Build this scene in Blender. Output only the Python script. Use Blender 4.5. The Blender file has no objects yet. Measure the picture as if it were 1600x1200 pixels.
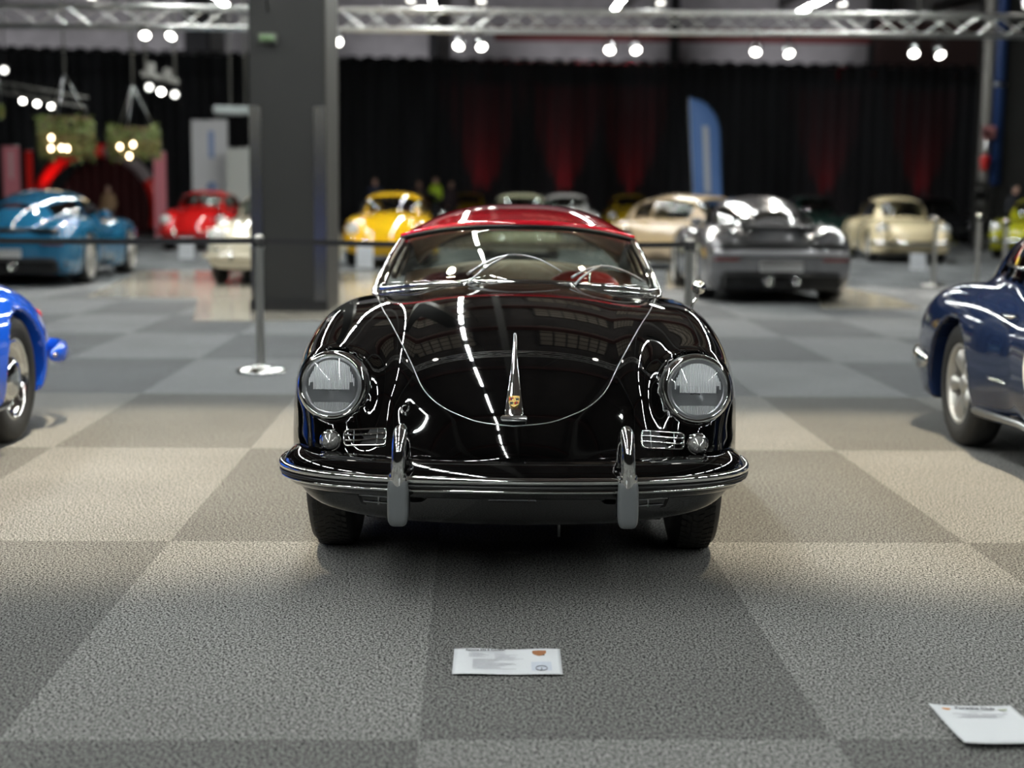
import bpy, math, random
import numpy as np
from mathutils import Vector, Matrix
SC = bpy.context.scene
COL = SC.collection
PI = math.pi
rnd = random.Random(7)
ROOM_A = 0.0283                       # the hall is turned by this against the camera axis

# ---------------------------------------------------------------- camera, exposure, world
EYE = 1.302
cam_d = bpy.data.cameras.new('camera'); cam = bpy.data.objects.new('camera', cam_d); COL.objects.link(cam)
cam.location = (0, 0, EYE)
pitch = math.atan(299/2280)
cam.rotation_mode = 'QUATERNION'
q = Matrix.Rotation(PI/2-pitch, 4, 'X').to_quaternion()
roll = Matrix.Rotation(0.009, 4, 'Z').to_quaternion()
cam.rotation_quaternion = q @ roll
cam_d.sensor_width = 36; cam_d.lens = 36*2280/1600; cam_d.clip_end = 300
cam_d.dof.use_dof = True; cam_d.dof.focus_distance = 4.78; cam_d.dof.aperture_fstop = 1.7
SC.camera = cam
SC.view_settings.view_transform = 'Standard'; SC.view_settings.look = 'None'
SC.view_settings.gamma = 1; SC.view_settings.use_curve_mapping = False
SC.view_settings.exposure = 0.55
SC.cycles.use_denoising = True
SC.cycles.max_bounces = 6; SC.cycles.transparent_max_bounces = 12
SC.cycles.sample_clamp_indirect = 4.0
world = bpy.data.worlds.new('world'); SC.world = world; world.use_nodes = True
world.node_tree.nodes['Background'].inputs[0].default_value = (.75, .82, 1, 1)
world.node_tree.nodes['Background'].inputs[1].default_value = 0.012

def rm(u, v, z=0.0):                  # hall coordinates to world
    c, s = math.cos(ROOM_A), math.sin(ROOM_A)
    return Vector((u*c - v*s, u*s + v*c, z))
def floor_at(px, py):                 # ground point that the lens shows at a pixel of the photo
    yp = 2319*EYE/(py-301.0)
    return Vector(((px-800)*yp/2300, yp-.131*EYE, 0))

# ---------------------------------------------------------------- materials
def mat(name, col, rough=.5, metal=0., coat=0., emit=None, es=1., spec=.5, trans=0.):
    m = bpy.data.materials.new(name); m.use_nodes = True
    b = m.node_tree.nodes['Principled BSDF']
    b.inputs['Base Color'].default_value = (*col, 1); b.inputs['Roughness'].default_value = rough
    b.inputs['Metallic'].default_value = metal; b.inputs['Coat Weight'].default_value = coat
    b.inputs['Coat Roughness'].default_value = .02
    b.inputs['Specular IOR Level'].default_value = spec
    b.inputs['Transmission Weight'].default_value = trans
    if emit:
        b.inputs['Emission Color'].default_value = (*emit, 1); b.inputs['Emission Strength'].default_value = es
    return m
def noisy(m, scale, amt, bump=0., dist=.01, stretch=(1, 1, 1)):
    """break up a material's colour and height with a fine noise"""
    nt = m.node_tree; b = nt.nodes['Principled BSDF']; n = nt.nodes.new
    tc = n('ShaderNodeTexCoord'); mp = n('ShaderNodeMapping'); mp.inputs['Scale'].default_value = stretch
    nz = n('ShaderNodeTexNoise'); nz.inputs['Scale'].default_value = scale; nz.inputs['Detail'].default_value = 4
    nt.links.new(tc.outputs['Object'], mp.inputs[0]); nt.links.new(mp.outputs[0], nz.inputs['Vector'])
    mx = n('ShaderNodeMix'); mx.data_type = 'RGBA'; mx.blend_type = 'MULTIPLY'; mx.inputs[0].default_value = 1
    mx.inputs[6].default_value = b.inputs['Base Color'].default_value
    rp = n('ShaderNodeMapRange'); rp.inputs[1].default_value = .3; rp.inputs[2].default_value = .7
    rp.inputs[3].default_value = 1-amt; rp.inputs[4].default_value = 1+amt
    nt.links.new(nz.outputs[0], rp.inputs[0]); nt.links.new(rp.outputs[0], mx.inputs[7])
    nt.links.new(mx.outputs[2], b.inputs['Base Color'])
    if bump:
        bp = n('ShaderNodeBump'); bp.inputs['Strength'].default_value = bump; bp.inputs['Distance'].default_value = dist
        nt.links.new(nz.outputs[0], bp.inputs['Height']); nt.links.new(bp.outputs[0], b.inputs['Normal'])
    return m
def pane_mat(name, tint=(1, 1, 1), refl=.5, dark=0.):
    """thin window glass: clear straight through, mirror by Fresnel"""
    m = bpy.data.materials.new(name); m.use_nodes = True; nt = m.node_tree; nt.nodes.clear(); n = nt.nodes.new
    o = n('ShaderNodeOutputMaterial'); mx = n('ShaderNodeMixShader'); tr = n('ShaderNodeBsdfTransparent'); gl = n('ShaderNodeBsdfGlossy')
    fr = n('ShaderNodeFresnel'); gm = n('ShaderNodeNewGeometry'); io = n('ShaderNodeMapRange')
    io.inputs[3].default_value = 1.5; io.inputs[4].default_value = 1/1.5      # same reflectance from inside and outside the pane
    nt.links.new(gm.outputs['Backfacing'], io.inputs[0]); nt.links.new(io.outputs[0], fr.inputs[0])
    tr.inputs[0].default_value = (*[c*(1-dark) for c in tint], 1); gl.inputs['Roughness'].default_value = 0.01
    ad = n('ShaderNodeMath'); ad.operation = 'MULTIPLY_ADD'; ad.inputs[1].default_value = 1.0+refl; ad.inputs[2].default_value = .02; ad.use_clamp = True
    nt.links.new(fr.outputs[0], ad.inputs[0]); nt.links.new(ad.outputs[0], mx.inputs[0])
    nt.links.new(tr.outputs[0], mx.inputs[1]); nt.links.new(gl.outputs[0], mx.inputs[2]); nt.links.new(mx.outputs[0], o.inputs[0])
    return m
M = {}
M['black_paint'] = mat('black_paint', (.0012, .0012, .0013), .035, coat=.6, spec=.6)
M['chrome'] = mat('chrome', (.82, .82, .80), .06, 1)
M['satin'] = mat('satin_metal', (.55, .56, .57), .28, 1)
M['brushed'] = mat('brushed_steel', (.5, .49, .46), .3, 1)
M['alu'] = mat('truss_aluminium', (.72, .72, .70), .38, 1)
M['rubber'] = noisy(mat('tyre_rubber', (.012, .012, .012), .65), 60, .3, .3, .004)
M['black'] = mat('matt_black', (.008, .008, .009), .6)
M['seal'] = mat('black_seal', (.01, .01, .01), .35)
M['plastic_grey'] = mat('grey_rubber_pad', (.13, .14, .145), .33)
M['red_paint'] = mat('red_paint', (.60, .010, .024), .06, coat=1)
M['glass'] = pane_mat('window_glass', (.93, .96, .93))
M['dark_glass'] = pane_mat('tinted_glass', (.72, .76, .72), .4)
M['lens'] = pane_mat('lamp_lens', (.97, .98, 1), .25)
M['white'] = mat('white_paper', (.60, .62, .65), .5)
M['dull'] = mat('dull_grey_metal', (.10, .098, .09), .6)
M['guard'] = mat('scuffed_steel', (.22, .215, .20), .22, 1)
M['ink'] = mat('print_ink', (.06, .06, .07), .6)
M['beige'] = noisy(mat('beige_trim', (.52, .42, .31), .6), 30, .12)
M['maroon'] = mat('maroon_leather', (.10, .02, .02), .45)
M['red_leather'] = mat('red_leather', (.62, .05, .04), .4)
M['skin'] = mat('skin', (.55, .33, .25), .5)
M['dark_cloth'] = noisy(mat('dark_cloth', (.02, .022, .03), .8), 20, .3)
M['gold'] = mat('gold_enamel', (.75, .5, .18), .25, .8)
M['red_enamel'] = mat('red_enamel', (.45, .02, .02), .2)

# ---------------------------------------------------------------- object helpers
def tag(o, label=None, cat=None, group=None, kind=None):
    if label: o['label'] = label
    if cat: o['category'] = cat
    if group: o['group'] = group
    if kind: o['kind'] = kind
    return o
def thing(name, label, cat, loc=(0, 0, 0), rz=0., group=None):
    o = bpy.data.objects.new(name, None); o.empty_display_size = .1; COL.objects.link(o)
    o.location = loc; o.rotation_euler = (0, 0, rz)
    return tag(o, label, cat, group)
def mesh(name, verts, faces, m, parent=None, smooth=True, normals=None, mats=None, midx=None):
    me = bpy.data.meshes.new(name)
    me.from_pydata([tuple(map(float, v)) for v in verts], [], [tuple(map(int, f)) for f in faces])
    me.update()
    for k in ([m] if mats is None else mats): me.materials.append(k)
    if midx is not None: me.polygons.foreach_set('material_index', midx)
    me.polygons.foreach_set('use_smooth', [smooth]*len(me.polygons))
    if normals is not None: me.normals_split_custom_set_from_vertices([tuple(map(float, v)) for v in normals])
    o = bpy.data.objects.new(name, me); COL.objects.link(o)
    if parent is not None: o.parent = parent
    return o
class MB:
    """collects primitives; build() links them as one mesh"""
    def __init__(s): s.v = []; s.f = []
    def add(s, vs, fs):
        b = len(s.v); s.v += [Vector(v) for v in vs]; s.f += [tuple(b+i for i in f) for f in fs]; return s
    def box(s, c, d, rz=0., bev=0., rx=0., ry=0.):
        x, y, z = [k/2 for k in d]
        R = Matrix.Rotation(rz, 3, 'Z') @ Matrix.Rotation(ry, 3, 'Y') @ Matrix.Rotation(rx, 3, 'X')
        if bev <= 0:
            vs = [(i*x, j*y, k*z) for i in (-1, 1) for j in (-1, 1) for k in (-1, 1)]
            fs = [(0, 1, 3, 2), (4, 6, 7, 5), (0, 4, 5, 1), (2, 3, 7, 6), (0, 2, 6, 4), (1, 5, 7, 3)]
        else:
            vs = []; fs = []; b = min(bev, x, y, z)
            idx = {}
            for i in (-1, 1):
                for j in (-1, 1):
                    for k in (-1, 1):
                        for a in range(3):
                            p = [i*(x-b), j*(y-b), k*(z-b)]; p[a] += (i, j, k)[a]*b
                            idx[(i, j, k, a)] = len(vs); vs.append(p)
            for a in range(3):
                o1, o2 = [t for t in range(3) if t != a]
                for sgn in (-1, 1):
                    q = []
                    for (p1, p2) in ((-1, -1), (1, -1), (1, 1), (-1, 1)):
                        c3 = [0, 0, 0]; c3[a] = sgn; c3[o1] = p1; c3[o2] = p2; q.append(idx[(*c3, a)])
                    if (sgn > 0) == (a == 1): q = q[::-1]
                    fs.append(q)
                for p1 in (-1, 1):
                    for p2 in (-1, 1):
                        A = [0, 0, 0]; B = [0, 0, 0]; A[a] = -1; B[a] = 1; A[o1] = B[o1] = p1; A[o2] = B[o2] = p2
                        fs.append([idx[(*A, o1)], idx[(*B, o1)], idx[(*B, o2)], idx[(*A, o2)]])
            for i in (-1, 1):
                for j in (-1, 1):
                    for k in (-1, 1): fs.append([idx[(i, j, k, a)] for a in range(3)])
        c = Vector(c)
        return s.add([c + R @ Vector(v) for v in vs], fs)
    def tube(s, pts, r, n=10, cap=True, flat=1.):
        pts = [Vector(p) for p in pts]; N = len(pts); rs = r if isinstance(r, (list, tuple)) else [r]*N
        ring = []; up = None
        for i, p in enumerate(pts):
            t = (pts[min(i+1, N-1)] - pts[max(i-1, 0)]).normalized()
            if up is None:
                up = Vector((0, 0, 1)) if abs(t.z) < .9 else Vector((0, 1, 0))
            a = t.cross(up)
            if a.length < 1e-5: a = t.orthogonal()
            a.normalize(); b = a.cross(t).normalized(); up = b
            ring.append([p + (a*math.cos(2*PI*k/n) + b*flat*math.sin(2*PI*k/n))*rs[i] for k in range(n)])
        vs = [v for R in ring for v in R]
        fs = [(i*n+k, i*n+(k+1) % n, (i+1)*n+(k+1) % n, (i+1)*n+k) for i in range(N-1) for k in range(n)]
        if cap: fs += [tuple(range(n))[::-1], tuple((N-1)*n+k for k in range(n))]
        return s.add(vs, fs)
    def lathe(s, prof, c=(0, 0, 0), axis='Z', n=32, mtx=None, a0=0., a1=2*PI):
        """prof: (radius, height) pairs, turned round the axis"""
        c = Vector(c); full = abs(a1-a0-2*PI) < 1e-6; m = n if full else n+1
        vs = []
        for (r, h) in prof:
            for k in range(m):
                a = a0+(a1-a0)*k/n; ca, sa = math.cos(a), math.sin(a)
                v = {'Z': Vector((r*ca, r*sa, h)), 'X': Vector((h, r*ca, r*sa)), 'Y': Vector((r*sa, h, r*ca))}[axis]
                if mtx is not None: v = mtx @ v
                vs.append(c+v)
        fs = []
        for i in range(len(prof)-1):
            for k in range(n if full else n):
                k2 = (k+1) % m if full else k+1
                fs.append((i*m+k, i*m+k2, (i+1)*m+k2, (i+1)*m+k))
        return s.add(vs, fs)
    def grid(s, fn, nu, nv):
        vs = [fn(i/nu, j/nv) for j in range(nv+1) for i in range(nu+1)]
        fs = [(j*(nu+1)+i, j*(nu+1)+i+1, (j+1)*(nu+1)+i+1, (j+1)*(nu+1)+i) for j in range(nv) for i in range(nu)]
        return s.add(vs, fs)
    def ball(s, c, r, n=12, sc=(1, 1, 1)):
        pr = [(max(math.sin(PI*i/n), 1e-4)*r, -math.cos(PI*i/n)*r) for i in range(n+1)]
        return s.lathe(pr, c, 'Z', n*2, Matrix.Diagonal(Vector(sc)))
    def build(s, name, m, parent=None, smooth=True, sharp=None, solid=None):
        o = mesh(name, s.v, s.f, m, parent, smooth)
        if sharp is not None:
            o.data.polygons.foreach_set('use_smooth', [True]*len(o.data.polygons))
            try: o.data.set_sharp_from_angle(angle=sharp)
            except Exception: pass
        if solid: md = o.modifiers.new('thickness', 'SOLIDIFY'); md.thickness = solid; md.offset = 0
        return o
def copy_tree(o, parent=None):
    c = o.copy(); COL.objects.link(c); c.parent = parent
    for ch in list(o.children): copy_tree(ch, c)
    return c

# ---------------------------------------------------------------- implicit surfaces (numpy)
def sell(X, Y, Z, c, r, e=2.3):
    ux, uy, uz = np.abs((X-c[0])/r[0]), np.abs((Y-c[1])/r[1]), np.abs((Z-c[2])/r[2])
    k = np.maximum((ux**e+uy**e+uz**e), 1e-9)**(1/e)
    g = np.sqrt((ux**(e-1)/r[0])**2+(uy**(e-1)/r[1])**2+(uz**(e-1)/r[2])**2)/k**(e-1)
    return (k-1)/np.maximum(g, 1e-6)
def smin(a, b, k):
    h = np.maximum(k-np.abs(a-b), 0)/k
    return np.minimum(a, b)-h*h*k*.25
def smax(a, b, k): return -smin(-a, -b, k)
def capsule(X, Y, Z, a, b, r):
    a = np.array(a, float); d = np.array(b, float)-a; L = (d*d).sum()
    t = np.clip(((X-a[0])*d[0]+(Y-a[1])*d[1]+(Z-a[2])*d[2])/L, 0, 1)
    return np.sqrt((X-a[0]-t*d[0])**2+(Y-a[1]-t*d[1])**2+(Z-a[2]-t*d[2])**2)-r
def gradient(F, P, e=1e-3):
    x, y, z = P[:, 0], P[:, 1], P[:, 2]
    return np.stack([F(x+e, y, z)-F(x-e, y, z), F(x, y+e, z)-F(x, y-e, z), F(x, y, z+e)-F(x, y, z-e)], 1)/(2*e)
def polygonise(F, lo, hi, h):
    """surface nets, then every vertex is moved onto the surface itself"""
    lo = np.array(lo, float); n = [int(math.ceil((hi[i]-lo[i])/h))+1 for i in range(3)]
    ax = [lo[i]+h*np.arange(n[i]) for i in range(3)]
    V = np.empty(n, np.float64)
    YY, ZZ = np.meshgrid(ax[1], ax[2], indexing='ij')
    for i0 in range(0, n[0], 16):
        xs = ax[0][i0:i0+16]
        V[i0:i0+16] = F(xs[:, None, None]+0*YY[None], YY[None]+0*xs[:, None, None], ZZ[None]+0*xs[:, None, None])
    S = V < 0
    cnt = sum(S[a:n[0]-1+a, b:n[1]-1+b, c:n[2]-1+c].astype(np.int8) for a in (0, 1) for b in (0, 1) for c in (0, 1))
    act = np.argwhere((cnt > 0) & (cnt < 8)); ids = -np.ones([k-1 for k in n], np.int32)
    ids[act[:, 0], act[:, 1], act[:, 2]] = np.arange(len(act))
    acc = np.zeros((len(act), 3)); num = np.zeros(len(act))
    for axis in range(3):
        o1, o2 = [t for t in range(3) if t != axis]
        for p in (0, 1):
            for q2 in (0, 1):
                A = act.copy(); A[:, o1] += p; A[:, o2] += q2; B = A.copy(); B[:, axis] += 1
                va = V[A[:, 0], A[:, 1], A[:, 2]]; vb = V[B[:, 0], B[:, 1], B[:, 2]]
                m = (va < 0) != (vb < 0); t = np.where(m, va/np.where(m, va-vb, 1), 0)
                pt = A.astype(float); pt[:, axis] += t; acc += pt*m[:, None]; num += m
    P = lo+h*acc/num[:, None]
    for _ in range(4):
        f = F(P[:, 0], P[:, 1], P[:, 2]); g = gradient(F, P); gg = np.maximum((g*g).sum(1), 1e-4)
        P -= np.clip((f/gg)[:, None]*g, -h*.6, h*.6)
    quads = []
    for axis in range(3):
        o1, o2 = (axis+1) % 3, (axis+2) % 3
        sl = [slice(None)]*3; s2 = [slice(None)]*3; sl[axis] = slice(0, n[axis]-1); s2[axis] = slice(1, n[axis])
        a, b = S[tuple(sl)], S[tuple(s2)]
        E = np.argwhere(a != b); ok = (E[:, o1] > 0) & (E[:, o2] > 0) & (E[:, o1] < n[o1]-1) & (E[:, o2] < n[o2]-1); E = E[ok]
        q4 = []
        for (d1, d2) in ((-1, -1), (0, -1), (0, 0), (-1, 0)):
            T = E.copy(); T[:, o1] += d1; T[:, o2] += d2; q4.append(ids[T[:, 0], T[:, 1], T[:, 2]])
        q4 = np.stack(q4, 1); fl = ~a[E[:, 0], E[:, 1], E[:, 2]]
        q4[fl] = q4[fl][:, ::-1]; quads.append(q4)
    Q = np.concatenate(quads); Q = Q[(Q >= 0).all(1)]
    N = gradient(F, P); N /= np.maximum(np.linalg.norm(N, axis=1), 1e-9)[:, None]
    return P, Q, N
def sub_mesh(name, P, Q, N, sel, m, parent, label=None):
    q = Q[sel]
    if not len(q): return None
    u, inv = np.unique(q, return_inverse=True); inv = inv.reshape(q.shape)
    o = mesh(name, P[u], inv, m, parent, True, N[u])
    if label: o['label'] = label
    return o
def onto(F, p, d, tmax=3.):
    """first point of surface F met from p along d"""
    p = np.array(p, float); d = np.array(d, float); d /= np.linalg.norm(d); t = 0.
    for _ in range(300):
        s = p+d*t; f = float(F(np.array([s[0]]), np.array([s[1]]), np.array([s[2]]))[0])
        if f < 2e-4: break
        t += max(f*.5, 5e-4)
        if t > tmax: return None
    return Vector(p+d*t)
# ================================================================ the hall
def carpet_material():
    m = bpy.data.materials.new('carpet_tiles'); m.use_nodes = True; nt = m.node_tree; n = nt.nodes.new; L = nt.links.new
    b = nt.nodes['Principled BSDF']; b.inputs['Roughness'].default_value = .95; b.inputs['Specular IOR Level'].default_value = .15
    tc = n('ShaderNodeTexCoord'); sp = n('ShaderNodeSeparateXYZ'); L(tc.outputs['Object'], sp.inputs[0])
    def math_(op, a, v=None, v2=None):
        k = n('ShaderNodeMath'); k.operation = op
        for i, x in enumerate((a, v, v2)):
            if x is None: continue
            if isinstance(x, (int, float)): k.inputs[i].default_value = x
            else: L(x, k.inputs[i])
        return k.outputs[0]
    # hall coordinates: object space of the floor
    fx = math_('FLOOR', math_('ADD', sp.outputs[0], 1.12+40)); fy = math_('FLOOR', math_('MULTIPLY', math_('ADD', sp.outputs[1], -3.36+40), .5))
    ch = math_('MODULO', math_('ADD', fx, fy), 2.0)
    # strand noise
    nz = n('ShaderNodeTexNoise'); nz.inputs['Scale'].default_value = 120; nz.inputs['Detail'].default_value = 4; nz.inputs['Roughness'].default_value = .65; L(tc.outputs['Object'], nz.inputs['Vector'])
    mp = n('ShaderNodeMapping'); mp.inputs['Rotation'].default_value = (0, 0, .6); mp.inputs['Scale'].default_value = (1, .4, 1); L(tc.outputs['Object'], mp.inputs[0])
    n2 = n('ShaderNodeTexNoise'); n2.inputs['Scale'].default_value = 200; n2.inputs['Detail'].default_value = 3; n2.inputs['Roughness'].default_value = .65; L(mp.outputs[0], n2.inputs['Vector'])
    n3 = n('ShaderNodeTexNoise'); n3.inputs['Scale'].default_value = 1.3; L(tc.outputs['Object'], n3.inputs['Vector'])
    s = math_('ADD', nz.outputs[0], n2.outputs[0])
    rp = n('ShaderNodeMapRange'); rp.inputs[1].default_value = .86; rp.inputs[2].default_value = 1.14; rp.inputs[3].default_value = .0; rp.inputs[4].default_value = 2.15
    L(s, rp.inputs[0])
    r3 = n('ShaderNodeMapRange'); r3.inputs[1].default_value = .3; r3.inputs[2].default_value = .7; r3.inputs[3].default_value = .93; r3.inputs[4].default_value = 1.07; L(n3.outputs[0], r3.inputs[0])
    val = math_('MULTIPLY', rp.outputs[0], r3.outputs[0])
    def mixc(fac, a, b_):
        k = n('ShaderNodeMix'); k.data_type = 'RGBA'
        if isinstance(fac, float): k.inputs[0].default_value = fac
        else: L(fac, k.inputs[0])
        for i, x in ((6, a), (7, b_)):
            if isinstance(x, tuple): k.inputs[i].default_value = (*x, 1)
            else: L(x, k.inputs[i])
        return k.outputs[2]
    far = math_('GREATER_THAN', sp.outputs[1], 9.36)          # cooler beyond this row: paints the far edge of the warm light pool
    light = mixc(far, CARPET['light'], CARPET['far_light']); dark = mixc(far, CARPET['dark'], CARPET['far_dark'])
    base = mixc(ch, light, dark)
    k = n('ShaderNodeMix'); k.data_type = 'RGBA'; k.blend_type = 'MULTIPLY'; k.inputs[0].default_value = 1
    L(base, k.inputs[6]); L(val, k.inputs[7]); L(k.outputs[2], b.inputs['Base Color'])
    bp = n('ShaderNodeBump'); bp.inputs['Strength'].default_value = .5; bp.inputs['Distance'].default_value = .004; L(s, bp.inputs['Height']); L(bp.outputs[0], b.inputs['Normal'])
    return m
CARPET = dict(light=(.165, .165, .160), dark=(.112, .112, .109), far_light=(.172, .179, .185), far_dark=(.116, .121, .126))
def room_mesh(name, mb, m, smooth=False, kind='structure', label=None):
    o = mb.build(name, m, None, smooth); o.rotation_euler = (0, 0, ROOM_A); tag(o, label, None, None, kind); return o
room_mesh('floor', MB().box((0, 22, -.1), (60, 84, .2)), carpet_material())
polish = mat('polished_concrete', (.40, .37, .31), .16, coat=0, spec=.7); noisy(polish, 2, .06)
def patch(name, pts):
    mb = MB(); n = len(pts); mb.add([Vector((p[0], p[1], .004)) for p in pts]+[Vector((p[0], p[1], .0005)) for p in pts],
        [tuple(range(n))]+[(i, n+i, n+(i+1) % n, (i+1) % n)[::-1] for i in range(n)])
    return tag(mb.build(name, polish, None, False), None, None, None, 'structure')
def fp(*pp): return [floor_at(a, b) for a, b in pp]
patch('floor_aisle_left', fp((133, 470), (400, 471), (590, 471), (590, 427), (420, 427), (218, 428)))
patch('floor_aisle_near', fp((300, 506), (590, 503), (590, 471), (308, 471)))
patch('floor_aisle_right', fp((1280, 478), (1440, 477), (1400, 462), (1325, 445), (1280, 445)))
patch('floor_aisle_middle', fp((1040, 450), (1080, 450), (1080, 415), (1040, 415)))

wallm = noisy(mat('wall_panel', (.45, .43, .44), .8), 1.5, .15)
darkm = noisy(mat('dark_wall', (.035, .033, .033), .8), 1.5, .2)
HB = 58
room_mesh('wall_back', MB().box((0, HB+.1, 4.75), (60, .2, 9.5)), wallm)
room_mesh('wall_left', MB().box((-28, 20, 4.75), (.2, 76, 9.5)), darkm)
room_mesh('wall_right', MB().box((28, 20, 4.75), (.2, 76, 9.5)), darkm)
room_mesh('wall_front', MB().box((0, -18.1, 4.75), (56, .2, 9.5)), darkm)
ceilm = noisy(mat('ceiling_deck', (.05, .04, .037), .8), .8, .3)
room_mesh('ceiling', MB().box((0, 20, 9.6), (56, 76, .2)), ceilm)
# roof beams, and the brown-grey gridded roof lights seen mirrored in the bonnets
beam = mat('red_beam', (.07, .026, .022), .6); girder = mat('grey_girder', (.10, .095, .09), .6)
mb = MB()
for v in range(-14, 56, 7): mb.box((0, v, 9.1), (56, .35, .7))
room_mesh('trim_1', mb, beam)
mb = MB()
for u in range(-24, 26, 6): mb.box((u, 20, 8.6), (.25, 76, .3))
room_mesh('trim_2', mb, girder)
glz = mat('roof_light_glazing', (.12, .10, .08), .4, emit=(.9, .75, .55), es=.045)
bars = mat('roof_light_bars', (.02, .018, .016), .6)
k = 0
for v in (13, 20, 27, 34):
    for u in (-9, -3, 3, 9):
        k += 1
        g = room_mesh('window_%d' % k, MB().box((u, v, 9.45), (3.6, 4.2, .06)), glz)
        mb = MB()
        for i in range(7): mb.box((u-1.8+i*.6, v, 9.4), (.07, 4.2, .08))
        for j in range(6): mb.box((u, v-2.1+j*.84, 9.4), (3.6, .07, .08))
        f = mb.build('window_bars', bars, g, False)

# wall pilasters above the curtain
pil = mat('pilaster', (.03, .03, .032), .7)
for i, (px, wd) in enumerate(((312, .9), (675, .35), (1044, .35), (1361, .9))):
    X = (px-800)*57.3/2300
    tag(MB().box((X, 57.0, 6.5), (wd, .4, 6)).build('wall_pilaster', pil, None, False), None, None, None, 'structure')
redband = mat('red_wall_band', (.22, .05, .05), .7)
tag(MB().box((12.2, 56.9, 7.3), (26, .2, .5)).build('wall_red_band', redband, None, False), None, None, None, 'structure')
tag(MB().box((16.2, 56.8, 6.3), (5, .2, 3.2)).build('wall_red_panel', mat('red_wall_panel', (.13, .075, .072), .8), None, False), None, None, None, 'structure')

# black stage curtain: pleated, hung from a rail, its top edge scalloped
def curtain(name, x0, x1, Y, ztop0, ztop1, label):
    n = int((x1-x0)/.085); cyc = .42
    def fn(u, v):
        x = x0+(x1-x0)*u; ph = 2*PI*x/cyc
        top = ztop0+(ztop1-ztop0)*u-.10*(1-abs(math.sin(ph*.35)))
        return Vector((x, Y+.07*math.sin(ph)+.03*math.sin(ph*.37+1), .02+(top-.02)*v))
    mb = MB().grid(fn, n, 6)
    cm = noisy(mat('stage_curtain', (.034, .035, .040), .9), 1.2, .5, stretch=(1, 1, .1))
    root = thing(name, label, 'curtain')
    mb.build('drape', cm, root, True, solid=.01)
    MB().tube([(x0, Y, ztop0-.12), (x1, Y, ztop1-.12)], .03).build('curtain_rail', M['satin'], root)
    return root
curtain('stage_curtain', -9.0, 16.8, 52, 6.02, 5.86, 'long black pleated stage curtain across the back of the hall, right of the pillar')
curtain('stage_curtain', -21.5, -9.05, 52.4, 6.36, 6.12, 'black pleated stage curtain on the left, behind the red arch and hanging baskets')

# ---------------------------------------------------------------- rows of linear lamps
SPOT_P = 1200.
STRIP_E = 90.
lampm = mat('lamp_tube', (.9, .9, .9), .4, emit=(.96, 1.0, .965), es=STRIP_E)
ZL = 5.3
def lamp_row(u, v0, v1, where):
    root = thing('linear_lamp_row', 'ceiling row of white tube lamps, '+where, 'ceiling light', rm(u, 0, ZL), ROOM_A)
    MB().box((0, (v0+v1)/2, .06), (.07, v1-v0, .05)).build('trunking_rail', M['satin'], root, False)
    first = None; v = v1-.8
    while v > v0:
        if first is None:
            first = MB().box((0, 0, 0), (.075, 1.5, .05), bev=.01).build('lamp_tube', lampm, root); o = first
        else: o = first.copy(); COL.objects.link(o); o.parent = root
        o.location = (0, v, 0); v -= 2.1
    for q_ in np.arange(v0+1, v1, 6): MB().tube([(0, q_, .08), (0, q_, 4.1)], .012, 6).build('suspension_rod', M['black'], root)
    return root
lamp_row(-5.4, -9, 33.5, 'the leftmost of the four reaching the frame top')
lamp_row(-.87, -9, 33.5, 'just right of the big dark pillar')
lamp_row(3.1, 24, 33.5, 'above the middle of the main truss')
lamp_row(7.2, -9, 33.5, 'the rightmost of the four reaching the frame top')
# ================================================================ the black roadster
def vintage_body(X, Y, Z):
    ax = np.abs(X)
    hood = sell(X, Y, Z, (0, .55, .40), (.80, 1.26, .54), 2.15)
    mid = sell(X, Y, Z, (0, 1.25, .46), (.79, 1.80, .455), 2.7)
    tail = sell(X, Y, Z, (0, 1.70, .42), (.74, 1.42, .45), 2.2)
    fen = sell(ax, Y, Z, (.575, .36, .40), (.248, .96, .485), 2.55)
    ren = sell(ax, Y, Z, (.555, 2.06, .41), (.25, .84, .385), 2.1)
    pod = capsule(ax, Y, Z, (.604, -.40, .652), (.59, .05, .64), .118)
    apron = sell(X, Y, Z, (0, .1, .33), (.71, .805, .18), 3.8)
    f = smin(hood, mid, .10); f = smin(f, tail, .12); f = smin(f, apron, .08)
    g = smin(fen, pod, .10); f = smin(f, g, .085); f = smin(f, ren, .10)
    f = smax(f, .215+.068*(ax/.71)**4.5*np.clip((.35-Y)/.5, 0, 1)-Z, .035)
    for yc in (0., 2.1):
        cyl = np.sqrt((Y-yc)**2+(Z-.325)**2)-.355
        cyl = np.maximum(cyl, .47-ax); f = smax(f, -cyl, .012)
    return f
def black_body(X, Y, Z):
    ax = np.abs(X); f = vintage_body(X, Y, Z)
    bowl = np.maximum(np.sqrt((ax-.607)**2+(Z-.658)**2)-.110, np.maximum(Y+.42, -.8-Y)); f = smax(f, -bowl, .01)
    cock = sell(X, Y, Z, (0, 1.40, .98), (.60, .74, .50), 3.2)
    cock = np.minimum(cock, sell(X, Y, Z, (0, 1.40, .62), (.62, .80, .36), 4))
    f = smax(f, -cock, .02)
    return f
HOOD_CURVE = [(.545, .38, .89), (.53, .25, .887), (.497, .04, .868), (.455, -.10, .836), (.408, -.24, .79), (.37, -.36, .745), (.335, -.455, .69), (.31, -.51, .65), (.277, -.558, .62), (.232, -.598, .594), (.18, -.631, .576), (.126, -.655, .56), (.07, -.667, .553), (0, -.673, .549)]
M['reflector'] = mat('lamp_reflector', (.9, .91, .92), .34, 1)
bc = thing('vintage_roadster', 'black vintage roadster with a red hardtop and round headlamps, facing the camera in the middle', 'car', (0.012, 5.36, 0), -.007)
P, Q, N = polygonise(black_body, (-.9, -.78, .15), (.9, 3.15, 1.02), .0165)
cen = P[Q].mean(1); nz = N[Q].mean(1)
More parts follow.
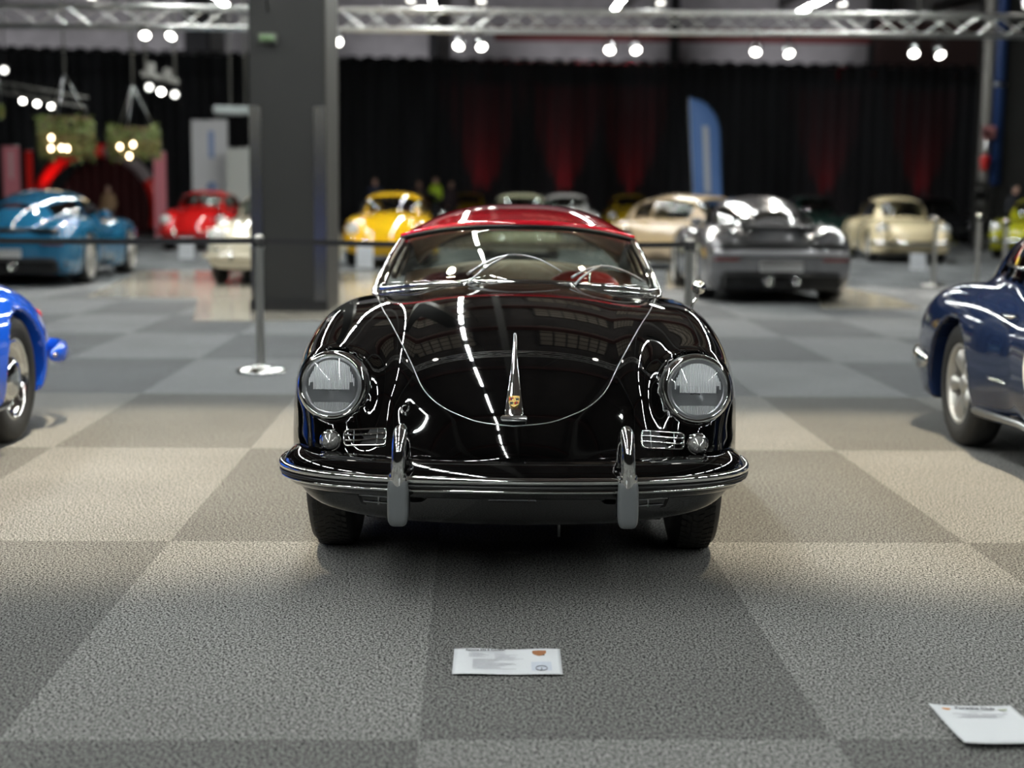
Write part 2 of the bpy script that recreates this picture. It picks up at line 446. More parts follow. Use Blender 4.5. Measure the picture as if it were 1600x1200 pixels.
def inside_poly(x, y, poly):
    r = np.zeros(len(x), bool); n = len(poly); j = n-1
    for i in range(n):
        xi, yi = poly[i]; xj, yj = poly[j]
        c = ((yi > y) != (yj > y)) & (x < (xj-xi)*(y-yi)/((yj-yi) or 1e-9)+xi); r ^= c; j = i
    return r
half = HOOD_CURVE
# a bonnet seen from above-front: classify in the (x, y-z) plane, where the nose does not fold over
def hk(y, z): return y-z
poly = [(x, hk(y, z)) for x, y, z in half]+[(-x, hk(y, z)) for x, y, z in half[::-1]]
is_hood = inside_poly(cen[:, 0], hk(cen[:, 1], cen[:, 2]), poly) & (nz[:, 2] > .1) & (cen[:, 1] < .6)
rear_lid = (nz[:, 2] > .05) & (((cen[:, 0])/.42)**2+((cen[:, 1]-2.55)/.36)**2 < 1)
door = (np.abs(nz[:, 0]) > .25) & (cen[:, 1] > .62) & (cen[:, 1] < 1.55) & (cen[:, 2] > .3) & (np.abs(cen[:, 0]) > .62) & (cen[:, 2] < .93)
inn = (sell(cen[:, 0], cen[:, 1], cen[:, 2], (0, 1.40, .98), (.60, .74, .50), 3.2) < .01) | (sell(cen[:, 0], cen[:, 1], cen[:, 2], (0, 1.40, .62), (.62, .80, .36), 4) < .01)
sub_mesh('body_shell', P, Q, N, ~(is_hood | rear_lid | door | inn), M['black_paint'], bc)
sub_mesh('bonnet', P, Q, N, is_hood, M['black_paint'], bc)
sub_mesh('engine_lid', P, Q, N, rear_lid, M['black_paint'], bc)
for s in (-1, 1): sub_mesh('door', P, Q, N, door & (cen[:, 0]*s > 0) & ~inn, M['black_paint'], bc)
sub_mesh('cockpit_tub', P, Q, N, inn, M['maroon'], bc)
seam = [Vector(p) for p in half]+[Vector((-x, y, z)) for x, y, z in half[::-1]]
def relax(pts, k=3):
    for _ in range(k):
        q_ = [pts[0]]
        for a, b in zip(pts, pts[1:]): q_ += [a*.75+b*.25, a*.25+b*.75]
        pts = q_+[pts[-1]]
    return pts
def snap(F, pts, off=0.):
    A = np.array([tuple(p) for p in pts], float)
    for _ in range(6):
        f = F(A[:, 0], A[:, 1], A[:, 2]); g = gradient(F, A); gg = np.maximum((g*g).sum(1), 1e-3); A -= (f/gg)[:, None]*g
    g = gradient(F, A); g /= np.linalg.norm(g, axis=1)[:, None]; A += g*off
    return [Vector(v) for v in A]
MB().tube(snap(black_body, relax(seam, 3), .0003), .0021, 8).build('bonnet_seam', M['satin'], bc)

# underbody and suspension, dark under the nose
ub = MB().box((0, 1.2, .22), (1.05, 3.3, .06), bev=.02); ub.tube([(-.6, 0, .26), (.6, 0, .26)], .035); ub.box((.0, .55, .2), (.3, 1.2, .1), bev=.02)
ub.build('underbody', M['black'], bc)
MB().tube([(.16, -.3, .22), (.16, -.33, .10)], .006, 6).build('tow_strap', M['satin'], bc)

def wheel_proto(parent, r=.33, w=.165, rim=.205, style='cap', rimm=None):
    t = w/2
    pr = [(rim, -t*.78), (rim+.02, -t*.98), (r-.06, -t*1.04), (r-.022, -t*.93), (r-.004, -t*.66), (r, -t*.3), (r, t*.3), (r-.004, t*.66), (r-.022, t*.93), (r-.06, t*1.04), (rim+.02, t*.98), (rim, t*.78)]
    root = bpy.data.objects.new('wheel', None); COL.objects.link(root); root.parent = parent
    mb = MB().lathe(pr, (0, 0, 0), 'X', 56)
    # tread grooves as zig-zag ribs
    ty = mb.build('tyre', M['rubber'], root)
    g = MB()
    nb = 64
    for k in range(nb):
        a = 2*PI*k/nb
        for s in (-1, 1):
            for q_ in (0, 1, 2):
                xx = s*t*(.12+.24*q_); a2 = a+(.03 if q_ % 2 else 0)
                R = Matrix.Rotation(a2, 3, 'X'); c = R @ Vector((xx, 0, r+.0012))
                vs = [R @ Vector((xx+dx*.0085, dy*.010+s*dx*.004, r+.002*dz)) for dx in (-1, 1) for dy in (-1, 1) for dz in (-1, 1)]
                g.add(vs, [(0, 1, 3, 2), (4, 6, 7, 5), (0, 4, 5, 1), (2, 3, 7, 6), (1, 5, 7, 3)])
    g.build('tread', M['rubber'], root, False)
    rimm = rimm or M['satin']
    MB().lathe([(rim+.006, t*.80), (rim-.008, t*.86), (rim-.02, t*.6), (rim-.035, t*.2), (rim-.06, t*.15), (rim*.55, t*.35), (rim*.40, t*.5), (.001, t*.5)], (0, 0, 0), 'X', 40).lathe([(rim, t*.7), (rim-.01, -t*.7), (.05, -t*.2), (.001, -t*.2)], (0, 0, 0), 'X', 32).build('rim', rimm, root)
    MB().lathe([(rim*.60, t*.38), (rim*.58, t*.62), (rim*.4, t*.86), (rim*.2, t*.98), (.001, t*1.0)], (0, 0, 0), 'X', 32).build('hub_cap', M['chrome'], root)
    return root
wp = wheel_proto(bc); wp.location = (.655, 0, .328); wp.rotation_euler = (.3, 0, 0)
for (x, y, rz) in ((-.655, 0, PI), (.64, 2.1, 0), (-.64, 2.1, PI)):
    c = copy_tree(wp, bc); c.location = (x, y, .328); c.rotation_euler = (.3, 0, rz)

# ---- headlamps
def headlamp(s):
    c = Vector((s*.607, -.540, .658)); Rx = Matrix.Rotation(math.radians(-8), 3, 'X') @ Matrix.Rotation(s*math.radians(4), 3, 'Z')
    # local frame: -Y looks out of the car
    root = bpy.data.objects.new('headlamp', None); COL.objects.link(root); root.parent = bc; root.location = c
    root.rotation_mode = 'QUATERNION'; root.rotation_quaternion = Rx.to_quaternion()
    MB().lathe([(.112, .05), (.1165, .02), (.1165, -.004), (.113, -.013), (.106, -.018), (.100, -.016), (.098, -.008)], axis='Y', n=64).build('rim_ring', M['chrome'], root)
    MB().lathe([(.119, .06), (.1195, .02), (.1175, .012)], axis='Y', n=64).build('rubber_gasket', M['seal'], root)
    # deep reflector bowl
    MB().lathe([(.099, -.002), (.094, .012), (.080, .045), (.055, .075), (.025, .092), (.012, .095)], axis='Y', n=48).build('reflector', M['reflector'], root)
    MB().lathe([(.0995, -.010), (.092, -.0115), (.086, -.010), (.084, -.004)], axis='Y', n=64).build('inner_ring', M['satin'], root)
    mb = MB().tube([(0, .09, 0), (0, .035, 0)], .012, 12); mb.ball((0, .03, 0), .014, 8); mb.box((0, .028, -.016), (.034, .012, .006), bev=.002)
    mb.build('bulb', M['satin'], root)
    # lens: shallow dome with moulded flutes
    def dome(r): return -.010-.022*(1-(r/.0985)**2)
    MB().lathe([(.0985*math.sin(PI/2*i/10) if i else .0001, dome(.0985*math.sin(PI/2*i/10))) for i in range(10, -1, -1)], axis='Y', n=64).build('lens', M['lens'], root)
    fl = MB()
    def flute(x, z0, z1, w=.0019):
        n = 5; vs = []
        for i in range(n):
            z = z0+(z1-z0)*i/(n-1); r = math.hypot(x, z); y = dome(min(r, .097))+.002
            vs += [(x-w, y+.001, z), (x, y-.0008, z), (x+w, y+.001, z)]
        fs = []
        for i in range(n-1):
            b = i*3; fs += [(b, b+1, b+4, b+3), (b+1, b+2, b+5, b+4)]
        fl.add(vs, fs)
    for i in range(-15, 16):
        x = i*.0053; zt = math.sqrt(max(.079**2-x*x, 0))
        z0 = -.012 if abs(x) < .062 else .012
        if zt > z0+.01: flute(x, z0 if abs(x) < .07 else .0, zt)
        zb = -math.sqrt(max(.086**2-x*x, 0))
        if zb < -.058: flute(x, zb, -.055, .0014)
    for i in range(-11, 12):
        x = i*.0053; zt = math.sqrt(max(.088**2-x*x, 0))
        flute(x, zt-.012, zt-.002, .0019)
    flm = mat('lens_flute', (.92, .93, .94), .25, .0)
    fl.build('lens_fluting', flm, root, False)
    MB().box((0, -.012, -.124), (.017, .012, .020), bev=.004).ball((0, -.019, -.124), .0052, 8).build('clip', M['chrome'], root)
for s in (-1, 1): headlamp(s)

# ---- turn lamps, horn grilles
def on_nose(x, z, off=0.):
    p = onto(black_body, (x, -1.3, z), (0, 1, 0)); g = gradient(black_body, np.array([tuple(p)]))[0]; g = Vector(g/np.linalg.norm(g))
    return p+g*off, g
for s in (-1, 1):
    p, g = on_nose(s*.606, .484)
    root = bpy.data.objects.new('turn_lamp', None); COL.objects.link(root); root.parent = bc; root.location = p+Vector((0, -.012, 0))
    MB().lathe([(.038, .030), (.037, .004), (.034, -.004), (.031, -.005)], axis='Y', n=32).build('lamp_bezel', M['chrome'], root)
    pr = []; rr = .031
    for i in range(6):
        a = i/6; R_ = rr*math.cos(a*PI/2*.97); pr += [(R_, -.004-.034*math.sin(a*PI/2)), (R_-.0025, -.006-.034*math.sin(a*PI/2)-.002)]
    pr.append((.0005, -.042))
    MB().lathe(pr, axis='Y', n=32).build('ribbed_lens', mat('ribbed_lens', (.36, .36, .35), .10, .6, coat=1), root)
    # horn grille: slot frame and two chrome bars
    gr = bpy.data.objects.new('horn_grille', None); COL.objects.link(gr); gr.parent = bc
    x0, x1, z0, z1 = .425, .562, .468, .518
    loop = []
    for (cx, cz, a0) in ((x1-.012, z1-.012, 0), (x0+.012, z1-.012, 90), (x0+.012, z0+.012, 180), (x1-.012, z0+.012, 270)):
        for a in (0, 30, 60, 90):
            aa = math.radians(a0+a); loop.append((cx+.012*math.cos(aa), cz+.012*math.sin(aa)))
    pts = [on_nose(s*x, z, .002)[0] for x, z in loop]; pts.append(pts[0])
    MB().tube(pts, .003, 8).build('grille_frame', M['chrome'], gr)
    ctr = sum((on_nose(s*x, z, .0016)[0] for x, z in loop), Vector())/len(loop)
    vs = [on_nose(s*x, z, .0012)[0] for x, z in loop]
    MB().add([ctr]+vs, [(0, 1+i, 1+(i+1) % len(vs)) for i in range(len(vs))]).build('grille_recess', M['black'], gr)
    for z in (.484, .501):
        MB().tube([on_nose(s*(x0+(x1-x0)*k/6), z, .007)[0] for k in range(7)], .0035, 8).build('grille_bar', M['chrome'], gr)
    mb = MB()
    for x in (.455, .53): mb.tube([on_nose(s*x, z0+.003, .005)[0], on_nose(s*x, z1-.003, .005)[0]], .0015, 6)
    mb.build('grille_post', M['satin'], gr)
    # lower intake bars under the bumper
    lg = bpy.data.objects.new('lower_intake', None); COL.objects.link(lg); lg.parent = bc
    for k, z in enumerate((.332, .312, .292)):
        MB().tube([on_nose(s*(.375+.145*(1-.10*k)*i/6), z, .004)[0] for i in range(7)], .0026, 8).build('intake_bar', M['satin'], lg)
    q_ = [on_nose(s*x, z, .0015)[0] for x, z in ((.37, .343), (.53, .343), (.50, .280), (.37, .275))]
    MB().add(q_, [(0, 1, 2, 3)]).build('intake_recess', M['black'], lg)
    mb = MB()
    for x in (.44,): mb.tube([on_nose(s*x, .335, .003)[0], on_nose(s*x, .285, .003)[0]], .003, 6)
    mb.build('intake_post', M['satin'], lg)

# ---- bumper: black blade with bright mouldings, guards and overriders
BP = [(0, -.842), (.2, -.836), (.36, -.822), (.5, -.795), (.62, -.752), (.70, -.702), (.757, -.638), (.79, -.56), (.800, -.47), (.797, -.40)]
_L = [0.]
for a_, b_ in zip(BP, BP[1:]): _L.append(_L[-1]+math.hypot(b_[0]-a_[0], b_[1]-a_[1]))
def bump_path(u):          # u -1..1 along the bumper, centre line of the blade face
    t = abs(u)*_L[-1]; k_ = min(max(i for i in range(len(_L)) if _L[i] <= t+1e-9), len(_L)-2)
    def P_(i):
        if i < 0: return (-BP[-i][0], BP[-i][1])
        if i >= len(BP): return (2*BP[-1][0]-BP[-2][0], 2*BP[-1][1]-BP[-2][1])
        return BP[i]
    p0_, p1_, p2_, p3_ = P_(k_-1), P_(k_), P_(k_+1), P_(k_+2); w = (t-_L[k_])/(_L[k_+1]-_L[k_])
    r_ = [.5*((2*p1_[c])+(-p0_[c]+p2_[c])*w+(2*p0_[c]-5*p1_[c]+4*p2_[c]-p3_[c])*w*w+(-p0_[c]+3*p1_[c]-3*p2_[c]+p3_[c])*w**3) for c in (0, 1)]
    return Vector((math.copysign(r_[0]*.975, u), r_[1], .388))
def bump_sweep(prof, n=96):
    """prof: (outwards, up) points swept along the bumper"""
    vs = []; k = len(prof)
    for i in range(n+1):
        u = -1+2*i/n; p = bump_path(u); d = (bump_path(min(u+.004, 1))-bump_path(max(u-.004, -1)))
        d.z = 0; d.normalize(); o = Vector((d.y, -d.x, 0))
        if o.y > 0 and abs(u) < .5: o = -o
        for (a, b) in prof: vs.append(p+o*a+Vector((0, 0, b)))
    fs = [(i*k+j, i*k+(j+1) % k, (i+1)*k+(j+1) % k, (i+1)*k+j)[::-1] for i in range(n) for j in range(k)]
    fs += [tuple(range(k)), tuple(n*k+j for j in range(k))[::-1]]
    return vs, fs
bm = thing_b = bpy.data.objects.new('front_bumper', None); COL.objects.link(bm); bm.parent = bc
vs, fs = bump_sweep([(-.10, .052), (-.12, .062), (-.095, .068), (-.055, .064), (-.022, .048), (-.004, .026), (.002, .0), (-.004, -.028), (-.022, -.046), (-.045, -.056), (-.06, -.056), (-.045, -.044), (-.022, -.030), (-.014, .0), (-.022, .028), (-.05, .046)][::-1])
mesh('bumper_blade', vs, fs, M['black_paint'], bm)
def ellp(ca, cb, ra, rb, n=12): return [(ca+ra*math.cos(2*PI*i/n), cb+rb*math.sin(2*PI*i/n)) for i in range(n)]
vs, fs = bump_sweep(ellp(.004, .012, .012, .0125)[::-1]); mesh('bumper_moulding', vs, fs, M['chrome'], bm)
vs, fs = bump_sweep(ellp(.004, -.009, .008, .007)[::-1]); mesh('rubber_strip', vs, fs, M['seal'], bm)
vs, fs = bump_sweep(ellp(.000, -.022, .009, .006)[::-1]); mesh('bumper_moulding', vs, fs, M['chrome'], bm)
for s in (-1, 1):
    g = bpy.data.objects.new('bumper_guard', None); COL.objects.link(g); g.parent = bm
    x = s*.362; yb = -.822
    # chrome horn: rises from the moulding and curls back to the apron
    MB().tube(relax([Vector((x, yb-.026, .386)), Vector((x, yb-.036, .432)), Vector((x-s*.002, yb-.030, .500)), Vector((x-s*.004, yb+.005, .552)), Vector((x-s*.005, yb+.06, .548)), Vector((x-s*.005, yb+.12, .50)), Vector((x-s*.005, yb+.14, .45))], 2), .0225, 20).build('guard_horn', M['chrome'], g)
    MB().ball((x, yb-.022, .410), .031, 12, (1, .95, .9)).build('guard_collar', M['chrome'], g)
    def F(X, Y, Z, x=x, yb=yb): return sell(X, Y, Z, (x+s*.001, yb-.016, .332), (.033, .034, .079), 4.5)
    p_, q_, n_ = polygonise(F, (x-.06, yb-.08, .24), (x+.06, yb+.05, .44), .006)
    sub_mesh('overrider_pad', p_, q_, n_, np.ones(len(q_), bool), M['plastic_grey'], g)
    MB().box((x, yb+.016, .345), (.070, .030, .140), bev=.01).build('pad_backing', M['seal'], g)
# small plate lamp slot in the apron
MB().box((0, -.722, .318), (.10, .02, .006), bev=.002).build('apron_slot_trim', M['satin'], bc)

# ---- bonnet handle with crest
hd = bpy.data.objects.new('bonnet_handle', None); COL.objects.link(hd); hd.parent = bc
def handle_line(t):        # t 0 at the nose .. 1 at the rear tip
    y = -.665+.27*t; p = onto(black_body, (0, y-.0, 1.4), (0, 0, -1)); return p
hv = []; n = 18
for i in range(n+1):
    t = i/n; p = handle_line(t); wd = .030*(1-t)**2.2+.0065; lift = .012+.030*t**1.6
    for (a, b) in ((-1, 0), (-.75, .55), (0, 1), (.75, .55), (1, 0), (.7, -.5), (-.7, -.5)):
        hv.append(p+Vector((wd*a, -.25*lift, lift+.008*b*(1.1-t*.3))))
k = 7; hf = [(i*k+j, i*k+(j+1) % k, (i+1)*k+(j+1) % k, (i+1)*k+j) for i in range(n) for j in range(k)]+[tuple(range(k))[::-1], tuple(n*k+j for j in range(k))]
o = mesh('handle_bar', hv, hf, M['chrome'], hd); sb = o.modifiers.new('smooth', 'SUBSURF'); sb.levels = sb.render_levels = 1
p0 = handle_line(0.03)
MB().box(p0+Vector((0, -.022, .000)), (.086, .030, .018), bev=.006, rx=-.35).build('handle_foot', M['satin'], hd)
pe = handle_line(1)+Vector((0, 0, .030)); MB().tube([pe, handle_line(1.0)-Vector((0, 0, .01))], .006, 8).build('handle_post', M['chrome'], hd)
# crest: gold shield, quartered
p1 = handle_line(.05); d = (handle_line(.28)-p1).normalized(); nrm = Vector((0, -d.z, d.y)).normalized(); nrm = -nrm if nrm.y > 0 else nrm
org = p1+nrm*.0215+d*.010+Vector((0, 0, .004))
def sh(x, t, lift=0.): return org+Vector((x, 0, 0))+d*t+nrm*lift
sp = [(-.0175, .042), (0, .045), (.0175, .042), (.0185, .025), (.014, .010), (0, .0), (-.014, .010), (-.0185, .025)]
mb = MB(); mb.add([sh(x, t, .004) for x, t in sp]+[sh(x, t, -.006) for x, t in sp], [tuple(range(8))]+[(i, 8+i, 8+(i+1) % 8, (i+1) % 8) for i in range(8)])
cr = mb.build('crest_badge', M['gold'], hd, False)
mb = MB()
for (x0, x1, t0, t1) in ((-.016, -.011, .026, .036), (-.006, -.002, .026, .036), (.002, .006, .010, .021), (.010, .0135, .013, .021)):
    mb.add([sh(x0, t0, .0048), sh(x1, t0, .0048), sh(x1, t1, .0048), sh(x0, t1, .0048)], [(0, 1, 2, 3)])
mb.build('crest_red_bars', M['red_enamel'], cr, False)
mb = MB()
for (x0, x1, t0, t1) in ((-.011, -.006, .026, .036), (.006, .010, .011, .021), (.004, .015, .026, .034), (-.014, -.004, .010, .019)):
    mb.add([sh(x0, t0, .0047), sh(x1, t0, .0047), sh(x1, t1, .0047), sh(x0, t1, .0047)], [(0, 1, 2, 3)])
mb.build('crest_black_bars', M['seal'], cr, False)
mb = MB(); mb.add([sh(x*.34, .0235+(t-.023)*.36, .0058) for x, t in sp], [tuple(range(8))]); mb.build('crest_centre', M['gold'], cr, False)

# ---- windscreen
def ws_base(s): return Vector((.588*s, .50+.24*s*s, .940-.050*s*s))
def ws_head(s): return Vector((.500*s, .86+.20*s*s, 1.164-.060*abs(s)**2.4))
ws = bpy.data.objects.new('windscreen', None); COL.objects.link(ws); ws.parent = bc
def wsf(u, v):
    s = -1+2*u; a, b = ws_base(s), ws_head(s); p = a.lerp(b, v); p += Vector((0, -.022, .014))*math.sin(PI*v); return p
MB().grid(wsf, 40, 8).build('windscreen_glass', M['glass'], ws, solid=.004)
br = [ws_base(-1+2*i/30) for i in range(31)]
MB().tube([p+Vector((0, -.006, .006)) for p in br], .0115, 12).build('lower_frame', M['chrome'], ws)
MB().tube([p+Vector((0, -.020, -.010)) for p in br], .0070, 10).build('lower_trim', M['chrome'], ws)
MB().tube([p+Vector((0, -.016, -.002)) for p in br], .0060, 8).build('lower_seal', M['seal'], ws)
for s in (-1, 1):
    MB().tube([wsf((s+1)/2, v/8) + Vector((s*.006, -.002, 0)) for v in range(9)], [.013, .012, .0115, .011, .0105, .010, .0095, .009, .009], 10).build('pillar', M['chrome'], ws)
    MB().tube([wsf((s+1)/2, v/8) + Vector((-s*.012, .016, 0)) for v in range(9)], .016, 10).build('pillar_seal', M['seal'], ws)
    p = ws_base(s); MB().tube([p+Vector((0, .0, .012)), p+Vector((s*.004, -.03, -.015)), p+Vector((-s*.02, -.075, -.008))], [.014, .012, .006], 10).build('pillar_foot', M['chrome'], ws)
MB().tube([ws_head(-1+2*i/30)+Vector((0, -.002, .002)) for i in range(31)], .008, 10).build('header_rail', M['seal'], ws)
# ---- wipers
for (x0, x1, zt) in ((-.205, .185, .085), (.225, .545, .050)):
    w = bpy.data.objects.new('wiper', None); COL.objects.link(w); w.parent = bc
    def gp(x, h):          # on the glass
        s = x/.588; f = wsf((s+1)/2, h); return f+Vector((0, -.022, .008))
    a = gp(x0, .0); cv = [gp(x0+(x1-x0)*t, (.40 if x0 < 0 else .30)*math.sin(PI*min(1, .08+.80*t))**.9) for t in [i/14 for i in range(15)]]
    MB().tube(cv, [.006-.003*i/14 for i in range(15)], 8).build('wiper_blade', M['satin'], w)
    arm = [a+Vector((0, -.035, -.01)), a.lerp(cv[5], .5)+Vector((0, -.015, .006)), cv[6]+Vector((0, -.004, .003))]
    MB().tube(relax(arm, 2), .005, 8).build('wiper_arm', M['satin'], w)
    MB().lathe([(.013, 0), (.013, .02), (.008, .032), (.001, .033)], a+Vector((0, -.038, -.03)), n=16).build('wiper_pivot', M['chrome'], w)

# ---- hardtop
roof = bpy.data.objects.new('hardtop', None); COL.objects.link(roof); roof.parent = bc
def roof_f(u, v):
    s = -1+2*u; y0 = ws_head(s)
    # t runs back from the header
    yy = v*1.18; w = .500+.055*math.sin(PI*min(v*1.1, 1)*.5)-.035*max(v-.6, 0)
    x = w*s
    z0 = y0.z+.006
    crown = .058*math.sin(min(v*1.25, 1)*PI/2)*(1-abs(s)**2.6)+.016*math.sin(min(v*3, 1)*PI/2)
    drop = .11*max(v-.55, 0)**2/.2025+ .10*v*abs(s)**4
    lip = .012*math.exp(-v*30)
    return Vector((x*(1+.02*math.exp(-v*20)), y0.y+yy-(.012 if v == 0 else 0), z0+crown-drop+lip*0))
mb = MB().grid(roof_f, 44, 28)
o = mb.build('roof_skin', M['red_paint'], roof, solid=.02)
MB().grid(lambda u, v: roof_f(.02+.96*u, .01+.97*v)+Vector((0, 0, -.020)), 30, 16).build('roof_lining', M['beige'], roof, solid=.006)
MB().tube([roof_f(i/30, 0)+Vector((0, .0, -.008)) for i in range(31)], .0065, 8).build('front_seal', M['seal'], roof)
for s in (-1, 1):
    u = (s+1)/2; e = roof_f(u, 1.0)
    # rear quarter pillar
    def qf(a, b, u=u, s=s):
        top = roof_f(u, .72+.28*a); bot = Vector((s*.60, 1.72+.40*a, .895)); return top.lerp(bot, b)
    MB().grid(qf, 6, 10).build('rear_pillar', M['red_paint'], roof, solid=.02)
    MB().tube([qf(0, b/8) for b in range(9)], .018, 8).build('pillar_edge_seal', M['seal'], roof)
    MB().grid(lambda a, b: qf(a, b)+Vector((-s*.022, -.004, -.004)), 6, 10).build('pillar_lining', M['seal'], roof, solid=.006)
    MB().tube([roof_f(u, v/12) + Vector((0, 0, -.012)) for v in range(9)], .008, 8).build('drip_seal', M['seal'], roof)
def rwf(u, v):
    s = -1+2*u; top = roof_f(u, 1.0)+Vector((0, 0, -.01)); bot = Vector((.60*s, 2.34-.22*s*s, .915-.03*s*s)); return top.lerp(bot, v)
MB().grid(rwf, 24, 6).build('rear_window', M['glass'], roof, solid=.004)
MB().tube([rwf(i/24, 1) for i in range(25)], .012, 8).build('rear_window_seal', M['seal'], roof)

# ---- cockpit
rs = MB()
def shelf(u, v):
    s = -1+2*u
    return Vector((.56*s, 1.95-.25*s*s+.30*v, .815+.130*math.sin(PI/2*min(v*1.3, 1))-.055*s*s))
rs.grid(shelf, 24, 8).build('rear_padding', M['beige'], bc, solid=.02)
MB().grid(lambda u, v: Vector((-.56+1.12*u, 1.93-.25*(2*u-1)**2, .45+.38*v)), 12, 4).build('rear_bulkhead', M['beige'], bc, solid=.02)
MB().tube([shelf(i/24, 1)+Vector((0, 0, .004)) for i in range(25)], .009, 8).build('rear_padding_bead', M['seal'], bc)
def dash(u, v):
    s = -1+2*u; return Vector((.56*s, .62+.20*s*s+.14*math.sin(v*PI/2), .86+.05*math.cos(v*PI/2)-.14*v-.02*s*s))
MB().grid(dash, 24, 8).build('dashboard', M['maroon'], bc, solid=.015)
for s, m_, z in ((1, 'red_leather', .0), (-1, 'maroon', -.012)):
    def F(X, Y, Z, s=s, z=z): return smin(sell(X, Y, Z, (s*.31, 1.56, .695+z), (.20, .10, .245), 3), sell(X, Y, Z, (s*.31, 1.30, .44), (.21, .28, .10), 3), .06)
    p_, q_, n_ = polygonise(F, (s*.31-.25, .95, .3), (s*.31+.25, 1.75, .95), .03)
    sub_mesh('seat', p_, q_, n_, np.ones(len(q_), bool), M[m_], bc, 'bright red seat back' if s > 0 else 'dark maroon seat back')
st = bpy.data.objects.new('steering_wheel', None); COL.objects.link(st); st.parent = bc
mx = Matrix.Rotation(math.radians(-62), 3, 'X')
ring = [Vector((.31, .98, .72)) + mx @ Vector((.19*math.cos(a), .19*math.sin(a), 0)) for a in [2*PI*i/32 for i in range(33)]]
MB().tube(ring, .011, 8, cap=False).build('wheel_rim', M['black'], st)
mb = MB()
for a in (.3, PI-.3, 1.5*PI): mb.tube([Vector((.31, .98, .72)), Vector((.31, .98, .80)) + mx @ Vector((.19*math.cos(a), .19*math.sin(a), 0))], .006, 6)
mb.build('wheel_spoke', M['chrome'], st)
MB().tube([(.31, .98, .72), (.31, .66, .66)], .018, 8).build('steering_column', M['black'], st)
# ---- wing mirror on the left front wing, door handles
wm = bpy.data.objects.new('wing_mirror', None); COL.objects.link(wm); wm.parent = bc
pb = onto(black_body, (.715, .62, 1.3), (0, 0, -1)) or Vector((.70, .62, .8))
MB().tube(relax([pb, pb+Vector((.005, 0, .03)), pb+Vector((.025, 0, .055)), pb+Vector((.028, 0, .07))], 2), .007, 8).build('mirror_stalk', M['chrome'], wm)
MB().lathe([(.001, -.022), (.018, -.018), (.028, -.006), (.030, .006), (.027, .010)], pb+Vector((.03, 0, .095)), axis='Y', n=24).build('mirror_shell', M['chrome'], wm)
# ================================================================ the other cars
def paint(name, col, rough=.07): return mat(name, col, rough, coat=.8, metal=0)
def closed_cab(X, Y, Z): return sell(X, Y, Z, (0, 1.42, .78), (.63, 1.10, .52), 3.0)
def coupe(X, Y, Z):                   # early rear-engined coupe, round and humped
    return smin(vintage_body(X, Y, Z), closed_cab(X, Y, Z), .07)
def fast_body(X, Y, Z):               # later fastback coupe, slimmer wings, longer tail
    ax = np.abs(X)
    mid = sell(X, Y, Z, (0, 1.25, .50), (.765, 2.02, .37), 3.0)
    hood = sell(X, Y, Z, (0, .7, .44), (.74, 1.48, .40), 2.5)
    fen = sell(ax, Y, Z, (.575, .15, .42), (.225, .93, .43), 2.6)
    ren = sell(ax, Y, Z, (.575, 2.28, .44), (.230, .86, .40), 2.6)
    f = smin(mid, hood, .08); f = smin(f, fen, .06); f = smin(f, ren, .12)
    f = smax(f, .20-Z, .03)
    for yc in (0., 2.21):
        cyl = np.sqrt((Y-yc)**2+(Z-.32)**2)-.355; f = smax(f, -np.maximum(cyl, .50-ax), .012)
    return f
def fast_cab(X, Y, Z):
    a = sell(X, Y, Z, (0, 1.30, .74), (.62, 1.03, .56), 2.9)
    b = sell(X, Y, Z, (0, 1.85, .62), (.56, 1.36, .65), 2.2)
    return smin(a, b, .12)
def fastback(X, Y, Z): return smin(fast_body(X, Y, Z), fast_cab(X, Y, Z), .06)
def modern_body(X, Y, Z):
    ax = np.abs(X)
    mid = sell(X, Y, Z, (0, 1.28, .50), (.86, 2.20, .37), 3.3)
    hood = sell(X, Y, Z, (0, .6, .45), (.82, 1.50, .38), 2.6)
    fen = sell(ax, Y, Z, (.66, .05, .45), (.25, .88, .41), 2.7)
    ren = sell(ax, Y, Z, (.66, 2.50, .50), (.27, .98, .43), 2.8)
    f = smin(mid, hood, .1); f = smin(f, fen, .08); f = smin(f, ren, .14)
    f = smax(f, .15-Z, .03)
    f = smax(f, Y-3.42, .06)
    for yc in (0., 2.45):
        cyl = np.sqrt((Y-yc)**2+(Z-.35)**2)-.385; f = smax(f, -np.maximum(cyl, .58-ax), .012)
    return f
def modern_cab(X, Y, Z):
    a = sell(X, Y, Z, (0, 1.35, .76), (.66, 1.30, .53), 2.4); b = sell(X, Y, Z, (0, 1.9, .62), (.60, 1.45, .60), 2.2)
    return smin(a, b, .1)
def modern(X, Y, Z): return smin(modern_body(X, Y, Z), modern_cab(X, Y, Z), .06)
KINDS = dict(
    coupe=(coupe, closed_cab, (-.9, -.8, .1), (.9, 3.2, 1.42), (.91, 1.225), (.55, 2.25), (.655, 2.1, .328), .615, .33),
    fastback=(fastback, fast_cab, (-.9, -.85, .1), (.9, 3.35, 1.42), (.89, 1.215), (.60, 2.45), (.66, 2.21, .325), .60, .325),
    modern=(modern, modern_cab, (-1.0, -1.0, .1), (1.0, 3.65, 1.42), (.92, 1.19), (.55, 2.6), (.79, 2.45, .345), .66, .345))
_cache = {}
